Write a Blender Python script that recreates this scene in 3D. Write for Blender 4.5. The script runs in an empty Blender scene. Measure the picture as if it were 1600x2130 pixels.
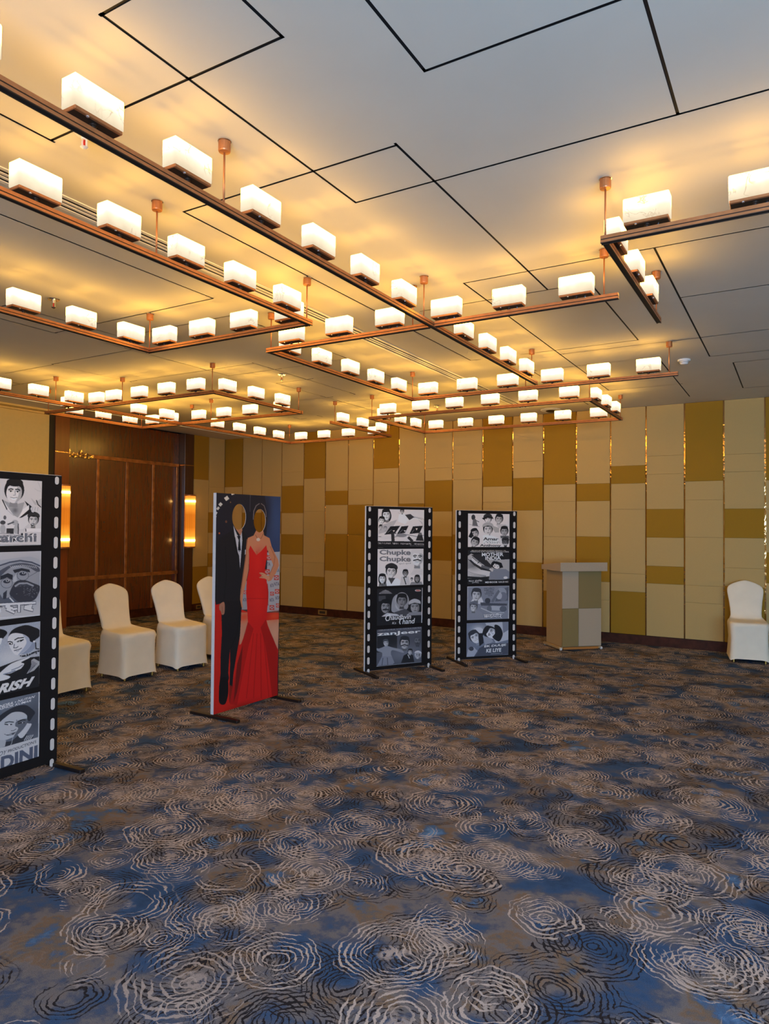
import bpy, bmesh, math, random
import numpy as np
from mathutils import Vector, Matrix

C = bpy.context.scene.collection
random.seed(7)
PI = math.pi

# ------------------------------------------------------------------ camera
FPX, YAW, PITCH, ROLL, EYE = 1449.7, 0.535916, 0.0207037, -0.00871701, 1.6
def cam_axes():
    cy, sy = math.cos(YAW), math.sin(YAW)
    f = np.array([-sy*math.cos(PITCH), cy*math.cos(PITCH), math.sin(PITCH)])
    r = np.array([cy, sy, 0.0]); d = np.cross(f, r)
    c, s = math.cos(ROLL), math.sin(ROLL)
    return c*r+s*d, -s*r+c*d, f
AX_R, AX_D, AX_F = cam_axes()
cam = bpy.data.objects.new('camera', bpy.data.cameras.new('camera'))
C.objects.link(cam)
cam.data.sensor_fit = 'HORIZONTAL'; cam.data.sensor_width = 36.0
cam.data.lens = 36.0*FPX/1600.0
cam.data.clip_start = 0.02
m = Matrix.Identity(4)
for i in range(3):
    m[i][0] = AX_R[i]; m[i][1] = -AX_D[i]; m[i][2] = -AX_F[i]
m[2][3] = EYE
cam.matrix_world = m
bpy.context.scene.camera = cam

# ------------------------------------------------------------------ world, daylight, exposure
scn = bpy.context.scene
scn.view_settings.view_transform = 'Standard'
scn.view_settings.look = 'None'
scn.view_settings.gamma = 1.0
scn.view_settings.use_curve_mapping = False
scn.view_settings.exposure = 0.38
scn.cycles.max_bounces = 8
scn.cycles.diffuse_bounces = 5
scn.cycles.sample_clamp_indirect = 6.0
scn.cycles.caustics_reflective = False
scn.cycles.caustics_refractive = False
world = bpy.data.worlds.new('world'); scn.world = world
world.use_nodes = True
bg = world.node_tree.nodes['Background']
bg.inputs[0].default_value = (0.55, 0.72, 1.0, 1); bg.inputs[1].default_value = 0.6
def daylight(name, x, w, z, h, y, power):
    l = bpy.data.lights.new(name, 'AREA'); l.shape = 'RECTANGLE'; l.size = w; l.size_y = h
    l.energy = power; l.color = (0.40, 0.635, 1.0)
    o = bpy.data.objects.new(name, l); C.objects.link(o)
    o.location = (x, y, z); o.rotation_euler = (math.radians(90), 0, 0)     # shines towards +y
    return o
YB = -2.6                                         # window wall behind the camera
WIN = [(0.35, 1.7), (2.3, 1.7), (4.2, 1.6)]       # centre x, width
for wx, ww in WIN:
    daylight('daylight', wx, ww, 1.55, 2.2, YB-0.12, 225)

# ------------------------------------------------------------------ materials
def s2l(c):
    c = np.asarray(c, float)
    return np.where(c <= 0.04045, c/12.92, ((c+0.055)/1.055)**2.4)
def rgb(r, g, b): return tuple(float(v) for v in s2l(np.array([r, g, b])/255.0))+(1.0,)
def new_mat(name):
    mt = bpy.data.materials.new(name); mt.use_nodes = True
    nt = mt.node_tree; b = nt.nodes['Principled BSDF']
    return mt, nt, b
def N(nt, typ, **kw):
    n = nt.nodes.new(typ)
    for k, v in kw.items(): setattr(n, k, v)
    return n
def simple(name, col, rough=0.6, metal=0.0, noise=0.0, nscale=20.0, bump=0.0, bscale=200.0, spec=0.5, coat=0.0):
    mt, nt, b = new_mat(name)
    b.inputs['Base Color'].default_value = col
    b.inputs['Roughness'].default_value = rough; b.inputs['Metallic'].default_value = metal
    b.inputs['Specular IOR Level'].default_value = spec
    b.inputs['Coat Weight'].default_value = coat
    tc = N(nt, 'ShaderNodeTexCoord')
    if noise:
        n = N(nt, 'ShaderNodeTexNoise'); n.inputs['Scale'].default_value = nscale; n.inputs['Detail'].default_value = 5
        nt.links.new(tc.outputs['Object'], n.inputs['Vector'])
        r = N(nt, 'ShaderNodeValToRGB')
        r.color_ramp.elements[0].position = .3; r.color_ramp.elements[1].position = .7
        r.color_ramp.elements[0].color = tuple(c*(1-noise) for c in col[:3])+(1,)
        r.color_ramp.elements[1].color = tuple(min(1, c*(1+noise)) for c in col[:3])+(1,)
        nt.links.new(n.outputs['Fac'], r.inputs['Fac']); nt.links.new(r.outputs['Color'], b.inputs['Base Color'])
    if bump:
        n2 = N(nt, 'ShaderNodeTexNoise'); n2.inputs['Scale'].default_value = bscale; n2.inputs['Detail'].default_value = 3
        nt.links.new(tc.outputs['Object'], n2.inputs['Vector'])
        bp = N(nt, 'ShaderNodeBump'); bp.inputs['Strength'].default_value = bump; bp.inputs['Distance'].default_value = 0.004
        nt.links.new(n2.outputs['Fac'], bp.inputs['Height']); nt.links.new(bp.outputs['Normal'], b.inputs['Normal'])
    return mt
M = {}
M['plaster'] = simple('ceiling_paint', (.69, .655, .56, 1), .85, noise=.02, nscale=3, bump=.05, bscale=60)
M['groove'] = simple('groove_black', (.006, .006, .007, 1), .7)
M['white_metal'] = simple('white_enamel', (.80, .79, .76, 1), .4, noise=.02)
M['cream_fabric'] = simple('cream_wall_fabric', (.515, .358, .135, 1), .9, noise=.06, nscale=260, bump=.25, bscale=420, spec=.2)
M['mustard_fabric'] = simple('mustard_wall_fabric', (.35, .185, .016, 1), .9, noise=.07, nscale=260, bump=.25, bscale=420, spec=.2)
M['cream_plaster'] = simple('cream_wall_paint', (.80, .58, .19, 1), .8, noise=.02)
M['brass'] = simple('polished_brass', (.66, .38, .15, 1), .07, 1.0, bump=1.0, bscale=11)
M['bronze'] = simple('copper_bronze', (.48, .18, .06, 1), .42, .45, noise=.12, nscale=30)
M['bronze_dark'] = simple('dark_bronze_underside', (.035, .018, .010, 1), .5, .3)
M['chrome'] = simple('chrome', (.8, .8, .8, 1), .15, 1.0)
M['red_bulb'] = simple('red_glass_bulb', (.6, .03, .02, 1), .2)
M['base_wood'] = simple('dark_baseboard_wood', (.055, .015, .006, 1), .6, noise=.4, nscale=12, spec=.2)
M['black_paint'] = simple('black_paint', (.012, .009, .008, 1), .5)
M['film_black'] = simple('black_banner_fabric', (.013, .011, .011, 1), .9, noise=.1, nscale=200, spec=.12)
M['film_white'] = simple('printed_white', (.68, .61, .56, 1), .8, noise=.02)
M['banner_white'] = simple('white_banner_edge', (.74, .70, .68, 1), .7, noise=.03)
M['foot'] = simple('black_steel_foot', (.020, .012, .010, 1), .45, .3)
M['spandex'] = simple('ivory_spandex', (.84, .75, .58, 1), .75, noise=.03, nscale=8, bump=.06, bscale=500, spec=.25)
M['gold_leg'] = simple('gold_chair_leg', (.55, .33, .08, 1), .35, .9)
M['pod_tan'] = simple('lectern_tan_laminate', (.40, .28, .13, 1), .7, noise=.05, nscale=120)
M['pod_cream'] = simple('lectern_cream_laminate', (.46, .355, .235, 1), .7, noise=.05, nscale=160)
M['pod_mustard'] = simple('lectern_mustard_laminate', (.26, .18, .06, 1), .7, noise=.05, nscale=160)
M['pod_orange'] = simple('lectern_orange_edge', (.45, .17, .03, 1), .6)
M['outlet'] = simple('brass_outlet_plate', (.50, .33, .12, 1), .35, .8)
M['socket'] = simple('dark_socket', (.03, .025, .02, 1), .5)
M['foil'] = simple('torn_gold_film', (.95, .62, .22, 1), .16, .9, bump=.8, bscale=18)

def wood(name, dark, light, rough, coat=.3, stretch=(1, 1, 14)):
    mt, nt, b = new_mat(name)
    tc = N(nt, 'ShaderNodeTexCoord'); mp = N(nt, 'ShaderNodeMapping')
    mp.inputs['Scale'].default_value = (14/stretch[0], 14/stretch[1], 14/stretch[2])
    n = N(nt, 'ShaderNodeTexNoise'); n.inputs['Scale'].default_value = 2.2; n.inputs['Detail'].default_value = 8; n.inputs['Distortion'].default_value = .6
    r = N(nt, 'ShaderNodeValToRGB')
    r.color_ramp.elements[0].position = .32; r.color_ramp.elements[0].color = dark
    r.color_ramp.elements[1].position = .70; r.color_ramp.elements[1].color = light
    nt.links.new(tc.outputs['Object'], mp.inputs['Vector']); nt.links.new(mp.outputs['Vector'], n.inputs['Vector'])
    nt.links.new(n.outputs['Fac'], r.inputs['Fac']); nt.links.new(r.outputs['Color'], b.inputs['Base Color'])
    b.inputs['Roughness'].default_value = rough; b.inputs['Coat Weight'].default_value = coat; b.inputs['Coat Roughness'].default_value = .2; b.inputs['Coat IOR'].default_value = 1.75
    return mt
M['wood'] = wood('red_brown_veneer', (.105, .0215, .003, 1), (.135, .029, .004, 1), .25, 1.0)
M['wood_col'] = wood('column_veneer', (.22, .050, .010, 1), (.26, .062, .013, 1), .28)
M['wood_col_dark'] = wood('dark_column_veneer', (.055, .018, .008, 1), (.075, .026, .011, 1), .30)
M['batten'] = simple('copper_batten', (.42, .17, .05, 1), .36, .55, noise=.35, nscale=9)

def shade_mat():
    mt, nt, b = new_mat('lit_alabaster')
    nt.nodes.remove(b); out = nt.nodes['Material Output']
    tc = N(nt, 'ShaderNodeTexCoord'); sx = N(nt, 'ShaderNodeSeparateXYZ')
    nt.links.new(tc.outputs['Object'], sx.inputs['Vector'])
    mr = N(nt, 'ShaderNodeMapRange'); mr.inputs['From Min'].default_value = 0; mr.inputs['From Max'].default_value = .11
    nt.links.new(sx.outputs['Z'], mr.inputs['Value'])
    st = N(nt, 'ShaderNodeValToRGB')
    e = st.color_ramp.elements; e[0].position = 0; e[0].color = (.66, .54, .37, 1); e[1].position = .66; e[1].color = (18.0, 9.3, 1.0, 1)
    e2 = st.color_ramp.elements.new(.40); e2.color = (.92, .77, .55, 1)
    e2 = st.color_ramp.elements.new(.76); e2.color = (18.0, 9.3, 1.0, 1)
    e2 = st.color_ramp.elements.new(1.0); e2.color = (5.0, 3.0, .92, 1)
    zn = N(nt, 'ShaderNodeTexNoise'); zn.inputs['Scale'].default_value = 14
    zm = N(nt, 'ShaderNodeMath', operation='MULTIPLY_ADD'); zm.inputs[1].default_value = .36; nt.links.new(zn.outputs['Fac'], zm.inputs[0]); zs = N(nt, 'ShaderNodeMath', operation='SUBTRACT'); zs.inputs[1].default_value = .18; nt.links.new(mr.outputs['Result'], zs.inputs[0]); nt.links.new(zs.outputs[0], zm.inputs[2])
    nt.links.new(zm.outputs[0], st.inputs['Fac'])
    oi = N(nt, 'ShaderNodeObjectInfo')                                # every block of stone has veins of its own
    va = N(nt, 'ShaderNodeVectorMath', operation='ADD'); vm = N(nt, 'ShaderNodeVectorMath', operation='SCALE'); vm.inputs['Scale'].default_value = 37.0
    cmb = N(nt, 'ShaderNodeCombineXYZ')
    for k in range(3): nt.links.new(oi.outputs['Random'], cmb.inputs[k])
    nt.links.new(cmb.outputs[0], vm.inputs[0]); nt.links.new(tc.outputs['Object'], va.inputs[0]); nt.links.new(vm.outputs[0], va.inputs[1])
    nt.links.new(va.outputs[0], zn.inputs['Vector'])
    n = N(nt, 'ShaderNodeTexNoise'); n.inputs['Scale'].default_value = 9; n.inputs['Detail'].default_value = 4; n.inputs['Distortion'].default_value = 1.2
    nt.links.new(va.outputs[0], n.inputs['Vector'])
    ab = N(nt, 'ShaderNodeMath', operation='SUBTRACT'); ab.inputs[1].default_value = .5
    nt.links.new(n.outputs['Fac'], ab.inputs[0])
    ab2 = N(nt, 'ShaderNodeMath', operation='ABSOLUTE'); nt.links.new(ab.outputs[0], ab2.inputs[0])
    vr = N(nt, 'ShaderNodeValToRGB'); e = vr.color_ramp.elements
    e[0].position = .002; e[0].color = (1, 1, 1, 1); e[1].position = .024; e[1].color = (0, 0, 0, 1)
    nt.links.new(ab2.outputs[0], vr.inputs['Fac'])
    n3 = N(nt, 'ShaderNodeTexNoise'); n3.inputs['Scale'].default_value = 5
    nt.links.new(va.outputs[0], n3.inputs['Vector'])
    r3 = N(nt, 'ShaderNodeValToRGB'); r3.color_ramp.elements[0].position = .56; r3.color_ramp.elements[1].position = .62
    nt.links.new(n3.outputs['Fac'], r3.inputs['Fac'])
    vf = N(nt, 'ShaderNodeMath', operation='MULTIPLY'); nt.links.new(vr.outputs['Color'], vf.inputs[0]); nt.links.new(r3.outputs['Color'], vf.inputs[1])
    vf2 = N(nt, 'ShaderNodeMath', operation='MULTIPLY'); vf2.inputs[1].default_value = .97; nt.links.new(vf.outputs[0], vf2.inputs[0])
    mx = N(nt, 'ShaderNodeMixRGB'); mx.inputs[2].default_value = (.60, .47, .32, 1)
    nt.links.new(vf2.outputs[0], mx.inputs[0]); nt.links.new(st.outputs['Color'], mx.inputs[1])
    em = N(nt, 'ShaderNodeEmission'); em.inputs['Strength'].default_value = SHADE_K
    nt.links.new(mx.outputs['Color'], em.inputs['Color']); nt.links.new(em.outputs[0], out.inputs[0])
    return mt
SHADE_K, TOP_K = 1.0, 1.0
M['shade'] = shade_mat()
def emis(name, col, k):
    mt, nt, b = new_mat(name); nt.nodes.remove(b)
    em = N(nt, 'ShaderNodeEmission'); em.inputs['Color'].default_value = col; em.inputs['Strength'].default_value = k
    nt.links.new(em.outputs[0], nt.nodes['Material Output'].inputs[0]); return mt
M['diffuser'] = emis('lamp_top_light', (1, .50, .07, 1), TOP_K)
M['screw'] = simple('bright_screw', (.9, .9, .9, 1), .2, .8)
def sconce_mat():
    mt, nt, b = new_mat('amber_ribbed_glass')
    nt.nodes.remove(b); out = nt.nodes['Material Output']
    tc = N(nt, 'ShaderNodeTexCoord'); sx = N(nt, 'ShaderNodeSeparateXYZ'); nt.links.new(tc.outputs['Object'], sx.inputs['Vector'])
    mr = N(nt, 'ShaderNodeMapRange'); mr.inputs['From Max'].default_value = .95; nt.links.new(sx.outputs['Z'], mr.inputs['Value'])
    r = N(nt, 'ShaderNodeValToRGB'); e = r.color_ramp.elements
    e[0].position = 0; e[0].color = (.85, .27, .02, 1); e[1].position = 1; e[1].color = (.75, .22, .02, 1)
    for p, c in ((.07, (1.0, .36, .04, 1)), (.105, (2.2, .95, .14, 1)), (.12, (20, 11, 3.2, 1)), (.137, (20, 11, 3.2, 1)), (.155, (2.2, .9, .13, 1)), (.21, (1.0, .33, .03, 1)), (.38, (.62, .16, .010, 1)), (.62, (.58, .145, .010, 1)),
                 (.80, (1.0, .34, .03, 1)), (.862, (2.2, .9, .13, 1)), (.878, (20, 11, 3.2, 1)), (.895, (20, 11, 3.2, 1)), (.91, (2.2, .9, .14, 1)), (.945, (1.0, .34, .04, 1))):
        q = e.new(p); q.color = c
    nt.links.new(mr.outputs['Result'], r.inputs['Fac'])
    # the rods of the glass: light and dark ribs around the half round
    at = N(nt, 'ShaderNodeMath', operation='ARCTAN2'); nt.links.new(sx.outputs['Y'], at.inputs[0]); nt.links.new(sx.outputs['X'], at.inputs[1])
    rb = N(nt, 'ShaderNodeMath', operation='MULTIPLY'); rb.inputs[1].default_value = 44.0; nt.links.new(at.outputs[0], rb.inputs[0])
    si = N(nt, 'ShaderNodeMath', operation='SINE'); nt.links.new(rb.outputs[0], si.inputs[0])
    mr2 = N(nt, 'ShaderNodeMapRange'); mr2.inputs['From Min'].default_value = -1; mr2.inputs['To Min'].default_value = .62; mr2.inputs['To Max'].default_value = 1.25; nt.links.new(si.outputs[0], mr2.inputs['Value'])
    em = N(nt, 'ShaderNodeEmission'); nt.links.new(mr2.outputs[0], em.inputs['Strength'])
    nt.links.new(r.outputs['Color'], em.inputs['Color']); nt.links.new(em.outputs[0], out.inputs[0])
    return mt
M['sconce'] = sconce_mat()

def print_mat():
    mt, nt, b = new_mat('printed_picture')
    a = N(nt, 'ShaderNodeAttribute'); a.attribute_name = 'print'; a.attribute_type = 'GEOMETRY'
    nt.links.new(a.outputs['Color'], b.inputs['Base Color'])
    b.inputs['Roughness'].default_value = .75; b.inputs['Specular IOR Level'].default_value = .25
    return mt
M['print'] = print_mat()

def carpet_mat():
    mt, nt, b = new_mat('ripple_carpet')
    L = nt.links.new
    tc = N(nt, 'ShaderNodeTexCoord')
    def math_(op, a, c=None, clamp=False):
        n = N(nt, 'ShaderNodeMath', operation=op); n.use_clamp = clamp
        for i, v in enumerate((a, c)):
            if v is None: continue
            if isinstance(v, (int, float)): n.inputs[i].default_value = v
            else: L(v, n.inputs[i])
        return n.outputs[0]
    def smooth(v, lo, hi):
        n = N(nt, 'ShaderNodeMapRange'); n.interpolation_type = 'SMOOTHSTEP'
        n.inputs['From Min'].default_value = lo; n.inputs['From Max'].default_value = hi; L(v, n.inputs['Value'])
        return n.outputs['Result']
    def noise(vec, scale, detail=3, rough=.5):
        n = N(nt, 'ShaderNodeTexNoise'); n.inputs['Scale'].default_value = scale; n.inputs['Detail'].default_value = detail; n.inputs['Roughness'].default_value = rough
        L(vec, n.inputs['Vector']); return n
    def mix(fac, a, c):
        n = N(nt, 'ShaderNodeMixRGB')
        if isinstance(fac, (int, float)): n.inputs[0].default_value = fac
        else: L(fac, n.inputs[0])
        for i, v in ((1, a), (2, c)):
            if isinstance(v, tuple): n.inputs[i].default_value = v
            else: L(v, n.inputs[i])
        return n.outputs[0]
    pos = tc.outputs['Object']
    # hand-drawn wobble of every line
    w1 = noise(pos, 7, 2); w2 = noise(pos, 26, 3); w3 = noise(pos, 110, 2)
    def wob(n, amp):
        s = N(nt, 'ShaderNodeVectorMath', operation='SUBTRACT'); s.inputs[1].default_value = (.5, .5, .5); L(n.outputs['Color'], s.inputs[0])
        k = N(nt, 'ShaderNodeVectorMath', operation='SCALE'); k.inputs['Scale'].default_value = amp; L(s.outputs[0], k.inputs[0]); return k.outputs[0]
    ad = N(nt, 'ShaderNodeVectorMath', operation='ADD'); L(pos, ad.inputs[0]); L(wob(w1, .085), ad.inputs[1])
    ad2 = N(nt, 'ShaderNodeVectorMath', operation='ADD'); L(ad.outputs[0], ad2.inputs[0]); L(wob(w2, .023), ad2.inputs[1])
    ad3 = N(nt, 'ShaderNodeVectorMath', operation='ADD'); L(ad2.outputs[0], ad3.inputs[0]); L(wob(w3, .009), ad3.inputs[1])
    P = ad3.outputs[0]
    # patchy ground
    g = noise(pos, 2.6, 6, .62)
    ramp = N(nt, 'ShaderNodeValToRGB'); e = ramp.color_ramp.elements
    e[0].position = .32; e[0].color = (.027, .055, .115, 1)
    e[1].position = .72; e[1].color = (.13, .26, .46, 1)
    for p, c in ((.42, (.040, .085, .175, 1)), (.475, (.075, .09, .135, 1)), (.515, (.155, .14, .145, 1)), (.545, (.165, .145, .145, 1)), (.575, (.19, .125, .08, 1)), (.605, (.14, .12, .11, 1)), (.645, (.06, .12, .23, 1))):
        q = e.new(p); q.color = c
    L(g.outputs['Fac'], ramp.inputs['Fac'])
    col = ramp.outputs['Color']
    def layer(col, scale, off, freq, rmax, inkcol, width, presence, hole, seed_noise):
        mp = N(nt, 'ShaderNodeMapping'); mp.inputs['Location'].default_value = (off[0], off[1], 0); mp.inputs['Rotation'].default_value = (0, 0, off[2]); L(P, mp.inputs['Vector'])
        v = N(nt, 'ShaderNodeTexVoronoi'); v.voronoi_dimensions = '2D'; v.inputs['Scale'].default_value = scale; v.inputs['Randomness'].default_value = .85
        L(mp.outputs['Vector'], v.inputs['Vector'])
        sp = N(nt, 'ShaderNodeSeparateColor'); L(v.outputs['Color'], sp.inputs[0])
        d = math_('DIVIDE', v.outputs['Distance'], scale)                        # metres from the ring centre
        fr = math_('ADD', math_('MULTIPLY', sp.outputs[0], freq*.5), freq*.75)
        ph = math_('MULTIPLY', sp.outputs[1], 6.28)
        s = math_('SINE', math_('ADD', math_('MULTIPLY', d, fr), ph))
        br = noise(P, seed_noise, 2)                                                # the rings break up into strokes
        thr = math_('ADD', math_('MULTIPLY', math_('SUBTRACT', br.outputs['Fac'], .5), 2.6), width)
        line = smooth(math_('SUBTRACT', s, thr), -.12, .22)
        rr = math_('ADD', math_('MULTIPLY', sp.outputs[2], rmax*.45), rmax*.55)
        edge = math_('SUBTRACT', 1.0, smooth(math_('SUBTRACT', d, rr), -.012, .012))
        inner = smooth(math_('SUBTRACT', d, math_('MULTIPLY', sp.outputs[1], hole)), -.01, .012)
        on = smooth(sp.outputs[0], 1-presence-.02, 1-presence+.02)
        f = math_('MULTIPLY', math_('MULTIPLY', line, edge), math_('MULTIPLY', inner, on))
        core = math_('MULTIPLY', math_('SUBTRACT', 1.0, smooth(math_('SUBTRACT', d, math_('MULTIPLY', sp.outputs[2], .075)), -.02, .012)), math_('MULTIPLY', on, smooth(br.outputs['Fac'], .40, .56)))
        return mix(f, col, inkcol), core
    dark, pale = (.022, .018, .020, 1), (.47, .385, .34, 1)
    rough = smooth(noise(P, 60, 3).outputs['Fac'], .40, .50)
    col, _ = layer(col, 2.1, (3.1, 7.7, .3), 285, .25, dark, .60, .95, .04, 10)
    col, _ = layer(col, 2.6, (11.7, 2.2, 1.1), 300, .20, dark, .64, .90, .06, 12)
    col, core = layer(col, 2.15, (0.4, 5.3, 2.0), 275, .25, pale, .66, .97, .09, 10)
    col = mix(math_('MULTIPLY', math_('MULTIPLY', core, rough), .8), col, pale)
    col, core = layer(col, 2.0, (8.8, 1.4, .7), 260, .22, pale, .74, .80, .08, 9)
    col = mix(math_('MULTIPLY', math_('MULTIPLY', core, rough), .6), col, pale)
    col, core = layer(col, 2.9, (5.2, 9.1, 1.6), 300, .17, pale, .78, .60, .05, 12)
    fine = noise(pos, 420, 2)
    mul = N(nt, 'ShaderNodeMixRGB', blend_type='MULTIPLY'); mul.inputs[0].default_value = .5
    L(col, mul.inputs[1])
    fr = N(nt, 'ShaderNodeValToRGB'); fr.color_ramp.elements[0].position = .3; fr.color_ramp.elements[0].color = (.45, .45, .45, 1); fr.color_ramp.elements[1].position = .7; fr.color_ramp.elements[1].color = (1.95, 1.9, 1.85, 1)
    L(fine.outputs['Fac'], fr.inputs['Fac']); L(fr.outputs['Color'], mul.inputs[2])
    L(mul.outputs[0], b.inputs['Base Color'])
    b.inputs['Roughness'].default_value = .95; b.inputs['Specular IOR Level'].default_value = .1
    bp = N(nt, 'ShaderNodeBump'); bp.inputs['Strength'].default_value = .5; bp.inputs['Distance'].default_value = .004
    L(fine.outputs['Fac'], bp.inputs['Height']); L(bp.outputs['Normal'], b.inputs['Normal'])
    return mt
M['carpet'] = carpet_mat()

# ------------------------------------------------------------------ mesh helpers
class MB:
    """collects shapes; build() links them as ONE mesh object"""
    def __init__(s): s.v = []; s.f = []; s.m = []; s.mats = []
    def mi(s, mat):
        if mat not in s.mats: s.mats.append(mat)
        return s.mats.index(mat)
    def add(s, vs, fs, mat):
        k = len(s.v); s.v += [tuple(v) for v in vs]; i = s.mi(mat)
        for f in fs: s.f.append(tuple(k+j for j in f)); s.m.append(i)
    def box(s, x0, x1, y0, y1, z0, z1, mat):
        v = [(x, y, z) for z in (z0, z1) for y in (y0, y1) for x in (x0, x1)]
        s.add(v, [(0, 2, 3, 1), (4, 5, 7, 6), (0, 1, 5, 4), (2, 6, 7, 3), (0, 4, 6, 2), (1, 3, 7, 5)], mat)
    def bbox(s, x0, x1, y0, y1, z0, z1, r, mat):
        """box with chamfered edges"""
        bm = bmesh.new()
        g = bmesh.ops.create_cube(bm, size=1)
        for v in bm.verts: v.co = Vector((x0+(v.co.x+.5)*(x1-x0), y0+(v.co.y+.5)*(y1-y0), z0+(v.co.z+.5)*(z1-z0)))
        bmesh.ops.bevel(bm, geom=list(bm.edges), offset=r, segments=1, affect='EDGES')
        bm.verts.index_update()
        s.add([v.co[:] for v in bm.verts], [[v.index for v in f.verts] for f in bm.faces], mat); bm.free()
    def lathe(s, prof, mat, n=20, c=(0, 0, 0), a0=0, a1=2*PI, axis='z', cap=True):
        full = abs(a1-a0-2*PI) < 1e-6; k = n if full else n+1
        vs = []
        for r, z in prof:
            for i in range(k):
                a = a0+(a1-a0)*i/n
                p = (r*math.cos(a), r*math.sin(a), z)
                if axis == 'x': p = (p[2], p[0], p[1])
                if axis == 'y': p = (p[0], p[2], p[1])
                vs.append((c[0]+p[0], c[1]+p[1], c[2]+p[2]))
        fs = []
        for j in range(len(prof)-1):
            for i in range(n):
                a, b_ = j*k+i, j*k+(i+1) % k
                fs.append((a, b_, b_+k, a+k))
        if cap and full:
            fs.append(tuple(range(k-1, -1, -1))); fs.append(tuple(range((len(prof)-1)*k, len(prof)*k)))
        s.add(vs, fs, mat)
    def prism(s, pts, z0, z1, mat):
        n = len(pts)
        s.add([(x, y, z0) for x, y in pts]+[(x, y, z1) for x, y in pts],
              [tuple(range(n-1, -1, -1)), tuple(range(n, 2*n))]+[(i, (i+1) % n, n+(i+1) % n, n+i) for i in range(n)], mat)
    def mesh(s, name, smooth=False):
        me = bpy.data.meshes.new(name); me.from_pydata(s.v, [], s.f)
        for mt in s.mats: me.materials.append(mt)
        me.polygons.foreach_set('material_index', s.m)
        if smooth: me.polygons.foreach_set('use_smooth', [True]*len(me.polygons))
        me.update(); return me
    def build(s, name, parent=None, smooth=False, loc=(0, 0, 0), rz=0):
        return link(name, s.mesh(name, smooth), parent, loc, rz)
def link(name, me, parent=None, loc=(0, 0, 0), rz=0):
    o = bpy.data.objects.new(name, me); C.objects.link(o)
    o.location = loc; o.rotation_euler = (0, 0, rz)
    if parent: o.parent = parent
    return o
def empty(name, loc=(0, 0, 0), rz=0, parent=None):
    o = bpy.data.objects.new(name, None); C.objects.link(o); o.empty_display_size = .1
    o.location = loc; o.rotation_euler = (0, 0, rz)
    if parent: o.parent = parent
    return o
def tag(o, label, cat, group=None, kind=None):
    o['label'] = label; o['category'] = cat
    if group: o['group'] = group
    if kind: o['kind'] = kind
    return o
# ------------------------------------------------------------------ the room
H = 3.30; YF = 10.12; XL = -9.65; XR = 5.3
b = MB(); b.box(XL-.4, XR+.2, YB-.2, YF+.2, -.06, 0, M['carpet'])
floor = b.build('floor'); tag(floor, 'blue and brown carpet patterned with pale broken ripple rings', 'floor', kind='structure')

GY = [(-1.995, 1.48, 3.03), (-1.539, 0.9, 1.867), (-2.848, 1.1, 1.88), (-1.193, 1.2, 2.276), (-0.419, 1.2, 3.036), (-1.534, 2.65, 4.841), (-2.868, 2.663, 6.527), (-2.001, 4.424, 8.76), (-1.236, 4.841, 6.534), (-0.744, 4.424, 7.496), (-0.565, 7.884, 9.37), (-1.192, 7.278, 9.66), (-3.773, 1.2, 3.8), (-5.701, 2.6, 3.82), (-5.282, 3.13, 4.47), (-3.929, 4.19, 5.863), (-4.907, 5.53, 7.5), (-5.584, 4.24, 5.89), (-6.85, 4.56, 5.98), (-7.516, 5.016, 5.8), (-8.165, 4.7, 5.04), (-5.366, 6.466, 8.76), (-6.828, 8.32, 9.43), (-2.48, 7.278, 9.66), (-3.97, 6.43, 8.29), (-6.373, 8.21, 8.863)]
GX = [(1.481, -2.0, -0.9), (1.867, -2.848, -1.539), (2.276, -1.193, 1.4), (3.036, -1.995, 2.2), (2.663, -2.868, -1.534), (4.424, -2.001, 1.5), (4.841, -2.56, -1.236), (6.534, -2.34, -1.236), (6.71, -2.0, 1.2), (7.496, -0.744, 1.4), (5.48, -0.744, 1.4), (7.884, -0.565, 1.2), (9.37, -0.565, 1.2), (7.278, -2.48, -1.192), (8.76, -2.001, -1.06), (3.806, -5.701, -3.773), (3.132, -6.6, -5.282), (4.19, -5.01, -3.929), (5.863, -4.5, -3.929), (5.887, -5.584, -4.5), (5.555, -6.84, -4.907), (4.548, -6.85, -5.584), (4.57, -7.75, -6.85), (5.016, -8.45, -7.516), (6.466, -5.366, -4.55), (7.509, -5.88, -4.907), (7.889, -6.17, -4.52), (8.835, -7.15, -6.373), (6.527, -2.868, -2.74), (6.43, -4.13, -3.97)]
gw = .0065
rects = [(x-gw, x+gw, a-gw, c+gw) for x, a, c in GY]+[(a-gw, c+gw, y-gw, y+gw) for y, a, c in GX]
cx0, cx1, cy0, cy1 = XL-.3, XR+.1, YB-.1, YF+.15
xs = sorted({cx0, cx1} | {round(v, 4) for r in rects for v in r[:2]}); ys = sorted({cy0, cy1} | {round(v, 4) for r in rects for v in r[2:]})
b = MB(); vs, fs = [], []
for j in range(len(ys)-1):
    ym = (ys[j]+ys[j+1])/2; run = None
    act = [r for r in rects if r[2] < ym < r[3]]
    for i in range(len(xs)):
        hole = i == len(xs)-1 or any(r[0] < (xs[i]+xs[i+1])/2 < r[1] for r in act)
        if not hole and run is None: run = xs[i]
        if hole and run is not None:
            k = len(vs); vs += [(run, ys[j], H), (xs[i], ys[j], H), (xs[i], ys[j+1], H), (run, ys[j+1], H)]
            fs.append((k, k+3, k+2, k+1)); run = None
b.add(vs, fs, M['plaster']); b.box(cx0, cx1, cy0, cy1, H+.05, H+.12, M['plaster'])
ceiling = b.build('ceiling'); tag(ceiling, 'smooth painted ceiling cut by black shadow gaps in rectangles', 'ceiling', kind='structure')
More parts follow.
